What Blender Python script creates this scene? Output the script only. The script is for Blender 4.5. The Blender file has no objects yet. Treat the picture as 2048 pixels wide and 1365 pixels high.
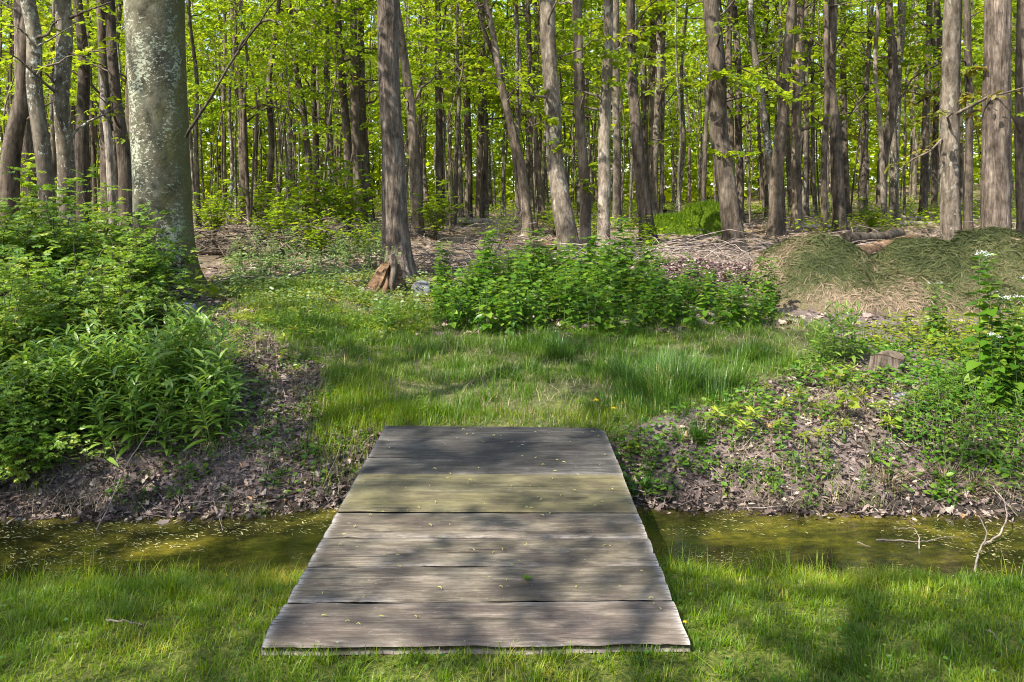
import bpy, math
import numpy as np
from mathutils import Vector

# ------------------------------------------------------------------ basics
SC = bpy.context.scene
COL = SC.collection
F, CX, HY, H = 1550.0, 1024.0, 403.0, 1.6      # focal length (px of a 2048 frame), centre, horizon, eye height
RNG = np.random.default_rng(7)
SEED = 5
def R(a, b, n=None): return RNG.uniform(a, b, n)

def sstep(t):
    t = np.clip(t, 0, 1); return t*t*(3-2*t)

def _hash(i, j, k):
    n = (i*374761393 + j*668265263 + k*2147483647 + 1013904223) & 0xffffffff
    n = ((n ^ (n >> 13))*1274126177) & 0xffffffff
    n = ((n ^ (n >> 16))*1103515245) & 0xffffffff
    return ((n ^ (n >> 15)) & 0xffff)/65535.0

def vnoise(x, y, z=0.0):
    x, y, z = np.broadcast_arrays(np.asarray(x, float), np.asarray(y, float), np.asarray(z, float))
    xi, yi, zi = np.floor(x).astype(np.int64), np.floor(y).astype(np.int64), np.floor(z).astype(np.int64)
    fx, fy, fz = x-xi, y-yi, z-zi
    fx, fy, fz = fx*fx*(3-2*fx), fy*fy*(3-2*fy), fz*fz*(3-2*fz)
    r = 0
    for a in (0, 1):
        for b in (0, 1):
            for c in (0, 1):
                w = (fx if a else 1-fx)*(fy if b else 1-fy)*(fz if c else 1-fz)
                r = r + w*_hash(xi+a, yi+b, zi+c)
    return r

def fbm(x, y, z=0.0, o=4):
    s, a, t = 0, 0.5, 0
    for i in range(o):
        s = s + a*vnoise(x*2**i+13.1*i, y*2**i-7.7*i, z*2**i); t += a; a *= .5
    return s/t

# ------------------------------------------------------------------ ground shape
NEAR_X = [-40, -2.6, -1.3, -0.9, 0.65, 1.0, 1.5, 2.3, 2.8, 40]
NEAR_Y = [3.9, 3.92, 3.98, 4.05, 4.16, 4.12, 4.06, 3.96, 3.86, 3.8]
FAR_X = [-40, -2.9, -1.8, -1.2, -0.9, 0.7, 1.1, 1.6, 2.6, 3.3, 40]
FAR_Y = [4.7, 4.7, 4.72, 4.84, 4.98, 5.0, 4.86, 4.76, 4.76, 4.72, 4.7]
PY = [0, 5.5, 6.5, 8, 10, 12, 15, 20, 30, 50, 90, 200, 400]
PZ = [-.06, -.03, .10, .22, .34, .46, .62, .80, 1.02, 1.22, 1.5, 2.2, 3.5]
WZ = -0.36
def near_edge(x): return np.interp(x, NEAR_X, NEAR_Y) + .10*(vnoise(x*2.3, 3.3)-.5) + .05*(vnoise(x*9, 5.3)-.5)
def far_edge(x): return np.interp(x, FAR_X, FAR_Y) + .16*(vnoise(x*2.1, 8.3)-.5) + .08*(vnoise(x*8, 1.3)-.5)
def gh(x, y):
    x = np.asarray(x, float); y = np.asarray(y, float)
    ne, fe = near_edge(x), far_edge(x)
    s = np.clip((y-2.7)/(ne-2.7), 0, 1)
    lawn = -.045 - .315*s**2.2
    mid = (y-ne)/(fe-ne)
    bed = WZ - .14*np.clip(4*mid*(1-mid), 0, 1)
    prof = np.interp(y, PY, PZ)
    prof = prof + .16*sstep((-1.2-x)/1.3)*sstep((y-4.9)/1.2) + .06*sstep((x-1.2)/1.2)
    prof = prof + 1.5*sstep((x-7)/26)*sstep((y-18)/34) + .5*sstep((-x-8)/20)*sstep((y-14)/30)
    t = (y-fe)/.78
    bank = WZ + (prof-WZ)*(.35*np.clip(t, 0, 1)+.65*sstep(t))
    z = np.where(y < ne, lawn, np.where(y < fe, bed, bank))
    amp = np.where(y < ne, .02, np.where(y < fe, .0, .05+.18*sstep((y-10)/20)))
    z = z + amp*(fbm(x*1.3, y*1.3)-.5)*np.clip(np.minimum(abs(y-ne), abs(y-fe))*4, 0, 1)
    z = z + .02*(fbm(x*7+3, y*7)-.5)*np.where((y > fe), np.clip((y-fe)*6, 0, 1), .4)
    return z

def proj(x, y, z): return CX+x*F/y, HY-(z-H)*F/y
def W(px, py, d): return np.array([(px-CX)*d/F, d, H-(py-HY)*d/F])
def G(px, py):
    d = np.concatenate([np.arange(2, 12, .02), np.arange(12, 160, .1)])
    x = (px-CX)*d/F; z = H-(py-HY)*d/F
    below = z <= gh(x, d)
    i = np.argmax(below) if below.any() else len(d)-1
    return np.array([x[i], d[i], float(gh(x[i], d[i]))])
def GD(px, d):
    x = (px-CX)*d/F
    return np.array([x, d, float(gh(x, d))])

def inpoly(px, py, poly):
    r = np.zeros(px.shape, bool); n = len(poly)
    for i in range(n):
        x1, y1 = poly[i]; x2, y2 = poly[(i+1) % n]
        if y1 == y2: continue
        c = ((y1 > py) != (y2 > py)) & (px < (x2-x1)*(py-y1)/(y2-y1)+x1)
        r ^= c
    return r

# ------------------------------------------------------------------ mesh building
class MB:
    def __init__(s): s.v, s.l, s.t, s.r, s.n = [], [], [], [], 0
    def add(s, v, f, r=0.5):
        v = np.asarray(v, float).reshape(-1, 3); f = np.asarray(f)
        s.v.append(v); s.l.append((f+s.n).ravel()); s.t.append(np.full(len(f), f.shape[1]))
        s.r.append(np.broadcast_to(np.asarray(r, float), (len(v),)).copy()); s.n += len(v)
    def build(s, name, mat, parent=None, smooth=True):
        me = bpy.data.meshes.new(name)
        if s.n:
            v = np.concatenate(s.v).astype(np.float32); l = np.concatenate(s.l).astype(np.int32)
            t = np.concatenate(s.t).astype(np.int32); r = np.concatenate(s.r).astype(np.float32)
            me.vertices.add(len(v)); me.vertices.foreach_set('co', v.ravel())
            me.loops.add(len(l)); me.loops.foreach_set('vertex_index', l)
            me.polygons.add(len(t)); me.polygons.foreach_set('loop_start', np.concatenate([[0], np.cumsum(t)[:-1]]).astype(np.int32))
            a = me.attributes.new('rnd', 'FLOAT', 'POINT'); a.data.foreach_set('value', r)
            me.update(calc_edges=True)
            if smooth: me.polygons.foreach_set('use_smooth', np.ones(len(t), bool))
        me.materials.append(mat)
        o = bpy.data.objects.new(name, me); COL.objects.link(o)
        if parent: o.parent = parent
        return o

def tag(o, label=None, cat=None, group=None, kind=None):
    if label: o['label'] = label
    if cat: o['category'] = cat
    if group: o['group'] = group
    if kind: o['kind'] = kind
    return o
def empty(name, loc=(0, 0, 0), label=None, cat=None, group=None):
    o = bpy.data.objects.new(name, None); COL.objects.link(o); o.location = loc
    o.empty_display_size = .1
    return tag(o, label, cat, group)
def dup(root, loc, rz=0.0, sc=1.0, label=None, group=None, tilt=(0, 0)):
    r = root.copy(); COL.objects.link(r); r.location = loc
    r.rotation_euler = (tilt[0], tilt[1], rz); r.scale = (sc, sc, sc) if np.isscalar(sc) else sc
    if label: r['label'] = label
    if group: r['group'] = group
    for ch in root.children:
        c = ch.copy(); COL.objects.link(c); c.parent = r
    return r
class Stock:
    """variants of a kind; the first use of a variant is the original, then copies"""
    def __init__(s, roots): s.roots, s.used = roots, [False]*len(roots)
    def put(s, loc, rz=0.0, sc=1.0, tilt=(0, 0), label=None, group=None, i=None):
        i = RNG.integers(len(s.roots)) if i is None else i
        if not s.used[i]:
            s.used[i] = True; o = s.roots[i]
            o.location = loc; o.rotation_euler = (tilt[0], tilt[1], rz); o.scale = (sc, sc, sc) if np.isscalar(sc) else sc
            if label: o['label'] = label
            if group: o['group'] = group
            return o
        return dup(s.roots[i], loc, rz, sc, label, group, tilt)
    def done(s):
        for o, u in zip(s.roots, s.used):
            if not u:
                for c in list(o.children): bpy.data.objects.remove(c)
                bpy.data.objects.remove(o)

def norm(a): return a/np.maximum(np.linalg.norm(a, axis=-1, keepdims=True), 1e-9)
def tube(mb, pts, rad, sides=6, r=.5, cap=True):
    pts = np.asarray(pts, float); n = len(pts); rad = np.broadcast_to(np.asarray(rad, float), (n,))
    t = norm(np.gradient(pts, axis=0))
    ref = np.array([0, 0, 1.0]) if abs(t[:, 2]).mean() < .8 else np.array([1.0, 0, 0])
    a = norm(np.cross(t, ref)); b = np.cross(t, a)
    th = np.arange(sides)*2*math.pi/sides
    ring = a[:, None]*np.cos(th)[None, :, None]+b[:, None]*np.sin(th)[None, :, None]
    v = (pts[:, None]+ring*rad[:, None, None]).reshape(-1, 3)
    i = np.arange(n-1)[:, None]*sides; j = np.arange(sides)[None]; k = (j+1) % sides
    f = np.stack([i+j, i+k, i+sides+k, i+sides+j], -1).reshape(-1, 4)
    mb.add(v, f, r)
    if cap:
        mb.add(v[:sides], np.arange(sides)[None, ::-1], r); mb.add(v[-sides:], np.arange(sides)[None], r)

# leaf templates: x along the leaf, y across, z up
T_QUAD = (np.array([[0, 0, 0], [.45, .30, .07], [1, 0, -.05], [.45, -.30, .07]]), np.array([[0, 1, 2, 3]]))
T_OVAL = (np.array([[0, 0, 0], [.28, .27, .07], [.68, .24, .05], [1, 0, -.09], [.68, -.24, .05], [.28, -.27, .07]]),
          np.array([[0, 3, 2, 1], [0, 5, 4, 3]]))
def _heart():
    p = [(0, 0, 0), (-.10, .26, .05), (.16, .42, .08), (.48, .36, .06), (.78, .18, .0), (1, 0, -.12),
         (.78, -.18, 0), (.48, -.36, .06), (.16, -.42, .08), (-.10, -.26, .05)]
    return np.array(p, float), [np.array([[0, 5, 4, 3, 2, 1]]), np.array([[0, 9, 8, 7, 6, 5]])]
T_HEART = _heart()
def _maple():
    a = [(0, 0), (.12, .22), (.05, .42), (.28, .36), (.36, .62), (.52, .34), (.66, .40), (.72, .20), (1, 0)]
    p = [(x, y, .12*abs(y)-.1*x*x) for x, y in a] + [(x, -y, .12*abs(y)-.1*x*x) for x, y in a[1:-1][::-1]]
    return np.array(p, float), [np.array([list(range(8, -1, -1))]), np.array([[0]+list(range(15, 7, -1))])]
T_MAPLE = _maple()
def _lance():
    xs = [0, .25, .55, .8, 1]; w = [.02, .085, .10, .06, 0]; z = [0, .03, .0, -.09, -.2]
    v, f = [], []
    for x, ww, zz in zip(xs, w, z): v += [(x, ww, zz+.25*ww), (x, 0, zz), (x, -ww, zz+.25*ww)]
    for i in range(4):
        f += [(3*i, 3*i+1, 3*i+4, 3*i+3), (3*i+1, 3*i+2, 3*i+5, 3*i+4)]
    return np.array(v, float), np.array(f)
T_LANCE = _lance()
def place(mb, T, pos, X, N, s, r=None, wsc=1.0):
    """copies of a leaf template: X leaf direction, N rough normal, s size"""
    n = len(pos)
    if not n: return
    X = norm(X); Z = norm(N-X*(N*X).sum(-1, keepdims=True)); Y = np.cross(Z, X)
    s = np.broadcast_to(np.asarray(s, float), (n,))
    v, fs = T; v = v*np.array([1, wsc, 1])
    V = pos[:, None]+s[:, None, None]*(v[None, :, :1]*X[:, None]+v[None, :, 1:2]*Y[:, None]+v[None, :, 2:]*Z[:, None])
    r = R(0, 1, n) if r is None else np.broadcast_to(r, (n,))
    if not isinstance(fs, list): fs = [fs]
    k = len(v); base = mb.n
    mb.v.append(V.reshape(-1, 3)); mb.r.append(np.repeat(r, k)); mb.n += n*k
    for f in fs:
        mb.l.append((f[None]+np.arange(n)[:, None, None]*k+base).ravel()); mb.t.append(np.full(n*len(f), f.shape[1]))
def rnd_dir(n, zlo=-.3, zhi=.5):
    a = R(0, 2*math.pi, n); z = R(zlo, zhi, n); q = np.sqrt(np.maximum(0, 1-z*z))
    return np.stack([q*np.cos(a), q*np.sin(a), z], -1)
def rnd_up(n, w=.5): return norm(np.array([0, 0, 1.0])+RNG.normal(0, w, (n, 3)))
def blades(mb, pos, hgt, wid, lean=.35, dirn=None, r=None, seg=3, curl=1.0):
    """grass blades: tapering strips that bend over"""
    n = len(pos)
    a = R(0, 2*math.pi, n) if dirn is None else dirn
    d = np.stack([np.cos(a), np.sin(a), 0*a], -1); side = np.stack([-np.sin(a), np.cos(a), 0*a], -1)
    ln = np.abs(RNG.normal(0, lean, n))+.08
    vs = []
    for k in range(seg+1):
        t = k/seg
        out = hgt*ln*(t*.35+t*t*curl*.75); up = hgt*t*(1-.28*np.minimum(ln, 1.4)*t*curl)
        p = pos+d*out[:, None]+np.array([0, 0, 1.0])*up[:, None]
        w = wid*(1-t)**.7
        if k < seg: vs += [p-side*(w/2)[:, None], p+side*(w/2)[:, None]]
        else: vs.append(p)
    V = np.stack(vs, 1); k = 2*seg+1
    r = R(0, 1, n) if r is None else r
    base = mb.n; off = np.arange(n)[:, None, None]*k+base
    mb.v.append(V.reshape(-1, 3)); mb.r.append(np.repeat(r, k)); mb.n += n*k
    q = np.array([[2*i, 2*i+1, 2*i+3, 2*i+2] for i in range(seg-1)])
    mb.l.append((q[None]+off).ravel()); mb.t.append(np.full(n*len(q), 4))
    tr = np.array([[2*seg-2, 2*seg-1, 2*seg]])
    mb.l.append((tr[None]+off).ravel()); mb.t.append(np.full(n, 3))

# ------------------------------------------------------------------ materials
class NT:
    def __init__(s, name):
        s.m = bpy.data.materials.new(name); s.m.use_nodes = True; s.t = s.m.node_tree; s.t.nodes.clear()
        s.out = s.t.nodes.new('ShaderNodeOutputMaterial')
    def n(s, typ, ins={}, **kw):
        nd = s.t.nodes.new('ShaderNode'+typ)
        for k, v in kw.items(): setattr(nd, k, v)
        for k, v in ins.items():
            if isinstance(v, bpy.types.NodeSocket): s.t.links.new(v, nd.inputs[k])
            else: nd.inputs[k].default_value = (*v, 1) if isinstance(v, tuple) and len(v) == 3 and nd.inputs[k].type == 'RGBA' else v
        return nd
    def ramp(s, fac, stops, interp='LINEAR'):
        nd = s.n('ValToRGB', {'Fac': fac}); e = nd.color_ramp.elements; nd.color_ramp.interpolation = interp
        while len(e) < len(stops): e.new(.5)
        for i, (p, c) in enumerate(stops):
            e[i].position = p; e[i].color = (*c, 1) if not np.isscalar(c) else (c, c, c, 1)
        return nd.outputs['Color']
    def mix(s, fac, a, b, mode='MIX'):
        nd = s.n('MixRGB', {'Fac': fac, 'Color1': a, 'Color2': b}, blend_type=mode); return nd.outputs['Color']
    def math(s, op, a, b=0.0): return s.n('Math', {0: a, 1: b}, operation=op).outputs[0]
    def noise(s, vec, scale, detail=4, rough=.6, dist=0.0):
        return s.n('TexNoise', {'Vector': vec, 'Scale': scale, 'Detail': detail, 'Roughness': rough, 'Distortion': dist}).outputs[0]
    def map(s, vec, scale): return s.n('Mapping', {'Vector': vec, 'Scale': scale}).outputs[0]
    def obj(s): return s.n('TexCoord').outputs['Object']
    def attr(s, name): return s.n('Attribute', attribute_name=name).outputs['Fac']
    def orand(s): return s.n('ObjectInfo').outputs['Random']
    def fin(s, sh): s.t.links.new(sh, s.out.inputs['Surface']); return s.m
    def pbr(s, col, rough=.8, bump=None, bs=.3, bd=.02, spec=.3):
        ins = {'Base Color': col, 'Roughness': rough, 'Specular IOR Level': spec}
        if bump is not None: ins['Normal'] = s.n('Bump', {'Height': bump, 'Strength': bs, 'Distance': bd}).outputs[0]
        return s.n('BsdfPrincipled', ins).outputs[0]

def leaf_mat(name, stops, transl=.42, rough=.45, spec=.35, ovar=.25, tgain=1.5):
    m = NT(name); r = m.attr('rnd')
    c = m.ramp(r, stops)
    v = m.math('MULTIPLY_ADD', m.orand(), ovar); v.node.inputs[2].default_value = 1-ovar/2
    c = m.mix(1.0, c, v, 'MULTIPLY')
    tc = m.mix(1.0, c, (tgain*1.12, tgain, tgain*.55), 'MULTIPLY')
    p = m.pbr(c, rough, spec=spec)
    t = m.n('BsdfTranslucent', {'Color': tc}).outputs[0]
    return m.fin(m.n('MixShader', {'Fac': transl, 1: p, 2: t}).outputs[0])

M = {}
def mk_mats():
    M['canopy'] = leaf_mat('canopy_leaf', [(0, (.085, .145, .008)), (.45, (.165, .245, .009)), (.8, (.265, .335, .012)), (1, (.39, .4, .025))], .5, .5, .25, .35, 1.7)
    M['sapling'] = leaf_mat('sapling_leaf', [(0, (.09, .16, .008)), (.5, (.17, .265, .010)), (1, (.33, .4, .018))], .5, .5, .25, .3, 1.7)
    M['bronze'] = leaf_mat('young_bronze_leaf', [(0, (.13, .15, .02)), (.6, (.2, .19, .03)), (1, (.28, .22, .06))], .5, .5, .25, .2, 1.5)
    M['fargreen'] = leaf_mat('far_leaf', [(0, (.12, .185, .009)), (.5, (.225, .315, .010)), (1, (.4, .47, .016))], .5, .6, .2, .0, 1.8)
    M['shrub'] = leaf_mat('shrub_leaf', [(0, (.065, .14, .012)), (.5, (.14, .245, .028)), (.85, (.25, .34, .065)), (1, (.38, .4, .08))], .42, .36, .5, .25)
    M['lance'] = leaf_mat('lance_leaf', [(0, (.07, .155, .016)), (.6, (.145, .26, .03)), (1, (.26, .36, .075))], .4, .33, .6, .25)
    M['mustard'] = leaf_mat('broad_leaf', [(0, (.04, .115, .008)), (.6, (.082, .185, .012)), (1, (.18, .27, .028))], .4, .38, .5, .3)
    M['yellowleaf'] = leaf_mat('yellow_green_leaf', [(0, (.12, .18, .014)), (.6, (.2, .26, .02)), (1, (.32, .34, .04))], .45, .45, .35, .2)
    M['paleleaf'] = leaf_mat('pale_green_leaf', [(0, (.08, .15, .04)), (.6, (.15, .23, .075)), (1, (.27, .34, .13))], .35, .4, .45, .2)
    M['grass'] = leaf_mat('lawn_blade', [(0, (.05, .11, .005)), (.5, (.135, .23, .008)), (.9, (.245, .315, .013)), (1, (.4, .36, .07))], .45, .42, .4, 0)
    M['grass2'] = leaf_mat('tall_grass_blade', [(0, (.04, .105, .014)), (.5, (.095, .19, .024)), (.92, (.18, .28, .05)), (1, (.36, .33, .13))], .4, .36, .55, 0)
    M['grass3'] = leaf_mat('meadow_blade', [(0, (.05, .12, .008)), (.55, (.12, .215, .012)), (.92, (.21, .285, .026)), (1, (.42, .36, .16))], .42, .42, .4, 0)
    M['moss'] = leaf_mat('moss_tuft', [(0, (.08, .14, .003)), (.6, (.13, .2, .004)), (1, (.2, .25, .008))], .3, .7, .1, 0)
    M['mosstuft'] = leaf_mat('mound_moss', [(0, (.045, .095, .004)), (.6, (.08, .15, .006)), (1, (.15, .21, .012))], .3, .7, .1, 0)
    M['litter'] = leaf_mat('dead_leaf', [(0, (.055, .037, .03)), (.4, (.15, .107, .09)), (.75, (.28, .215, .18)), (.94, (.46, .37, .29)), (1, (.42, .23, .1))], .12, .7, .25, 0, 1.1)
    M['straw'] = leaf_mat('dry_grass', [(0, (.16, .12, .08)), (.5, (.3, .235, .15)), (1, (.48, .4, .27))], .15, .6, .25, 0, 1.1)
    M['clip'] = leaf_mat('grass_clipping', [(0, (.035, .045, .014)), (.4, (.075, .088, .028)), (.62, (.13, .115, .055)), (.82, (.2, .15, .098)), (1, (.29, .22, .15))], .12, .7, .2, 0, 1.1)
    M['mulchchip'] = leaf_mat('mulch_chip', [(0, (.06, .038, .033)), (.5, (.16, .112, .1)), (1, (.36, .27, .235))], .05, .8, .2, 0, 1.0)
    M['floatbit'] = leaf_mat('floating_bit', [(0, (.12, .1, .03)), (.5, (.27, .24, .08)), (1, (.5, .47, .22))], .1, .6, .3, 0, 1.0)
    M['catkin'] = leaf_mat('catkin', [(0, (.4, .38, .08)), (1, (.5, .48, .16))], .2, .6, .3, .3, 1.0)
    M['stem'] = leaf_mat('green_stem', [(0, (.07, .12, .03)), (1, (.14, .18, .06))], .1, .5, .3, .2)
    m = NT('petal_white'); M['white'] = m.fin(m.pbr((.75, .75, .76), .6))
    m = NT('petal_yellow'); M['yellow'] = m.fin(m.pbr((.75, .48, .01), .6))
    m = NT('petal_violet'); M['violet'] = m.fin(m.pbr((.12, .1, .5), .6))

    def bark(name, dark, mid, light, sx=9, sz=1.5, bs=.7, lich=None, lichamt=.5, moss=None, lsx=18, lsz=14):
        m = NT(name); o = m.obj(); orr = m.orand()
        sh = m.n('VectorMath', {0: o}, operation='ADD')
        cb = m.n('CombineXYZ', {'X': m.math('MULTIPLY', orr, 37.0), 'Z': m.math('MULTIPLY', orr, 91.0)})
        m.t.links.new(cb.outputs[0], sh.inputs[1]); o2 = sh.outputs[0]
        n1 = m.noise(m.map(o2, (sx, sx, sz)), 1.0, 6, .65, .4)
        n2 = m.noise(m.map(o2, (sx*3.4, sx*3.4, sz*4)), 1.0, 4, .6)
        hgt = m.math('ADD', n1, m.math('MULTIPLY', n2, .45))
        c = m.ramp(m.math('MULTIPLY', hgt, .7), [(.33, dark), (.5, mid), (.68, light)])
        big = m.noise(m.map(o2, (1.6, 1.6, .7)), 1.0, 3)
        c = m.mix(.9, c, m.ramp(big, [(.3, .45), (.55, .9), (.7, 1.3)]), 'MULTIPLY')
        mid2 = m.noise(m.map(o2, (7, 7, 5)), 1.0, 5, .7)
        c = m.mix(.8, c, m.ramp(mid2, [(.34, .35), (.5, .95), (.66, 1.3)]), 'MULTIPLY')
        if lich:
            l1 = m.noise(m.map(o2, (lsx, lsx, lsz)), 1.0, 4, .72, .3)
            l2 = m.noise(m.map(o2, (2.2, 2.2, 1.1)), 1.0, 2)
            lm = m.ramp(m.math('ADD', l1, m.math('MULTIPLY', m.math('SUBTRACT', l2, .5), .6)), [(.62-.14*lichamt, 0.0), (.66-.14*lichamt, 1.0)])
            c = m.mix(m.math('MULTIPLY', lm, .8), c, lich)
        if moss:
            g = m.n('SeparateXYZ', {0: m.n('TexCoord').outputs['Normal']})
            mm = m.math('ADD', m.math('MULTIPLY', g.outputs['X'], .55), m.noise(m.map(o2, (3, 3, 1.5)), 1.0, 5))
            c = m.mix(m.ramp(mm, [(.72, 0.0), (.95, .85)]), c, moss)
        v = m.math('MULTIPLY_ADD', orr, .4); v.node.inputs[2].default_value = .8
        c = m.mix(1.0, c, v, 'MULTIPLY')
        M[name] = m.fin(m.pbr(c, .88, hgt, bs, .03, .15))
    bark('bark_furrowed', (.03, .022, .016), (.125, .095, .072), (.3, .245, .195), 16, 2.2, 1.0)
    bark('bark_lichen', (.05, .043, .027), (.1, .09, .06), (.16, .147, .104), 5, 4, .5, (.34, .36, .26), .36, (.075, .07, .022), 22, 34)
    bark('bark_pale', (.045, .034, .023), (.14, .112, .082), (.3, .25, .195), 9, 2.6, .8, (.28, .26, .2), .0, None, 6, 3.5)
    bark('bark_brown', (.03, .023, .016), (.095, .074, .054), (.2, .16, .12), 10, 1.6, .8)
    bark('bark_tan', (.04, .029, .02), (.12, .092, .065), (.26, .208, .155), 8, 1.6, .7)
    bark('bark_grey', (.045, .036, .024), (.13, .107, .076), (.24, .205, .152), 6, 2.2, .6, (.4, .41, .35), .2)
    bark('deadwood', (.14, .11, .09), (.32, .27, .22), (.55, .48, .4), 22, 3, .6)
    bark('rotten_wood', (.045, .027, .015), (.15, .092, .052), (.31, .21, .125), 5, 9, .9)
    bark('twig', (.12, .09, .075), (.26, .205, .17), (.42, .35, .3), 30, 8, .4)
    bark('stone', (.1, .1, .105), (.2, .2, .21), (.24, .24, .245), 12, 12, .5)

    # weathered planks, grain along x
    def plank(name, dark, mid, light, moss=.0):
        m = NT(name); o = m.obj(); orr = m.orand()
        sh = m.n('VectorMath', {0: o}, operation='ADD')
        cb = m.n('CombineXYZ', {'X': m.math('MULTIPLY', orr, 53.0), 'Y': m.math('MULTIPLY', orr, 17.0)})
        m.t.links.new(cb.outputs[0], sh.inputs[1]); o2 = sh.outputs[0]
        g1 = m.noise(m.map(o2, (3.2, 48, 60)), 1.0, 6, .7, .25)
        g2 = m.noise(m.map(o2, (13, 130, 60)), 1.0, 3, .65)
        bl = m.noise(m.map(o2, (4, 9, 6)), 1.0, 6, .72)
        sp = m.noise(m.map(o2, (30, 60, 30)), 1.0, 3, .7)
        bl2 = m.noise(m.map(o2, (1.1, 3.0, 3)), 1.0, 4, .6)
        fac = m.math('ADD', m.math('MULTIPLY', g1, .26), m.math('ADD', m.math('MULTIPLY', g2, .18), m.math('ADD', m.math('MULTIPLY', bl, .3), m.math('MULTIPLY', bl2, .26))))
        c = m.ramp(fac, [(.38, dark), (.5, mid), (.62, light)])
        ck = m.noise(m.map(o2, (.9, 34, 10)), 1.0, 2, .5, .2)
        crack = m.ramp(m.math('ABSOLUTE', m.math('SUBTRACT', ck, .5)), [(.004, 1.0), (.012, 0.0)])
        msk = m.ramp(m.noise(m.map(o2, (1.2, 5, 5)), 1.0, 2), [(.5, 0.0), (.62, 1.0)])
        crack = m.math('MULTIPLY', crack, msk)
        c = m.mix(m.math('MULTIPLY', crack, .8), c, (.02, .016, .014))
        c = m.mix(m.ramp(sp, [(.66, 0.0), (.74, .55)]), c, (.36, .33, .29))
        if moss: c = m.mix(m.ramp(bl, [(.42, 0.0), (.7, moss)]), c, (.2, .19, .05))
        fray = m.noise(m.map(o2, (14, 90, 40)), 1.0, 4, .7)
        wear = m.math('MULTIPLY', m.attr('rnd'), m.ramp(fray, [(.38, 0.0), (.56, 1.0)]))
        c = m.mix(m.math('MULTIPLY', wear, .85), c, (.44, .4, .36))
        hgt = m.math('SUBTRACT', m.math('ADD', g1, m.math('MULTIPLY', g2, .5)), m.math('MULTIPLY', crack, 1.5))
        M[name] = m.fin(m.pbr(c, .82, hgt, .55, .006, .25))
    plank('plank_dark', (.018, .016, .014), (.046, .042, .037), (.125, .113, .098))
    plank('plank_olive', (.048, .039, .021), (.1, .083, .047), (.2, .17, .11), .3)
    plank('plank_grey', (.034, .026, .019), (.095, .076, .058), (.26, .215, .17), .15)
    plank('plank_pink', (.039, .029, .023), (.108, .084, .068), (.28, .228, .188), .1)

    # ground
    m = NT('ground_soil'); o = m.n('NewGeometry').outputs['Position']
    n1 = m.noise(o, 9, 6, .7); n2 = m.noise(o, 45, 5, .7); n3 = m.noise(o, 1.7, 4)
    soil = m.ramp(m.math('ADD', m.math('MULTIPLY', n1, .5), m.math('MULTIPLY', n2, .5)),
                  [(.34, (.05, .038, .032)), (.5, (.13, .1, .088)), (.62, (.23, .185, .16)), (.74, (.36, .29, .23))])
    gr = m.ramp(n2, [(.35, (.035, .05, .01)), (.5, (.08, .1, .016)), (.68, (.2, .19, .05))])
    c = m.mix(m.attr('grass'), soil, gr)
    fl = m.ramp(m.math('ADD', m.math('MULTIPLY', n3, .6), m.math('MULTIPLY', n2, .4)), [(.38, (.07, .055, .03)), (.5, (.17, .13, .085)), (.62, (.3, .22, .15)), (.72, (.16, .19, .04))])
    c = m.mix(m.attr('forest'), c, fl)
    c = m.mix(m.attr('wet'), c, (.02, .017, .012))
    M['ground'] = m.fin(m.pbr(c, .9, m.math('ADD', n1, m.math('MULTIPLY', n2, .6)), .8, .03, .15))

    # murky ditch water
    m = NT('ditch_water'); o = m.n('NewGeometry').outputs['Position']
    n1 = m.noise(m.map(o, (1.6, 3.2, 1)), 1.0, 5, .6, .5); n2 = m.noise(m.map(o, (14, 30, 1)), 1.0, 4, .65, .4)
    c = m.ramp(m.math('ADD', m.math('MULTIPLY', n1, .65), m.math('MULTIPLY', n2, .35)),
               [(.4, (.014, .013, .004)), (.5, (.036, .033, .007)), (.58, (.085, .074, .010)), (.68, (.17, .135, .016))])  # yellow end of the ramp paints sunlit bottom, mixed with algae patches
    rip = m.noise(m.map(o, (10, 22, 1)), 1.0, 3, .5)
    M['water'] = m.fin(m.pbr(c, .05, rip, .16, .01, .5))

    m = NT('mound_grass'); o = m.obj()
    n1 = m.noise(o, 3.0, 6, .7); n2 = m.noise(m.map(o, (30, 30, 60)), 1.0, 5, .7)
    sx = m.n('SeparateXYZ', {0: o}).outputs['Z']
    f = m.math('ADD', m.math('MULTIPLY', n1, 1.0), m.math('MULTIPLY', sx, -.55))
    c = m.ramp(f, [(.12, (.05, .058, .02)), (.34, (.075, .078, .03)), (.5, (.15, .118, .07)), (.7, (.11, .083, .065))])
    c = m.mix(.8, c, m.ramp(n2, [(.3, .4), (.7, 1.5)]), 'MULTIPLY')
    M['mound'] = m.fin(m.pbr(c, .95, n2, .9, .03, .1))
    m = NT('mulch'); o = m.obj()
    n2 = m.noise(m.map(o, (28, 28, 28)), 1.0, 5, .75)
    c = m.ramp(n2, [(.35, (.04, .026, .022)), (.52, (.13, .09, .078)), (.7, (.28, .205, .18))])
    M['mulch'] = m.fin(m.pbr(c, .95, n2, 1.0, .04, .1))
    m = NT('moss_base'); o = m.obj(); n2 = m.noise(o, 14, 5, .7)
    M['mossbase'] = m.fin(m.pbr(m.ramp(n2, [(.35, (.035, .06, .004)), (.65, (.08, .12, .008))]), .95, n2, .6, .03, .1))
mk_mats()
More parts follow.
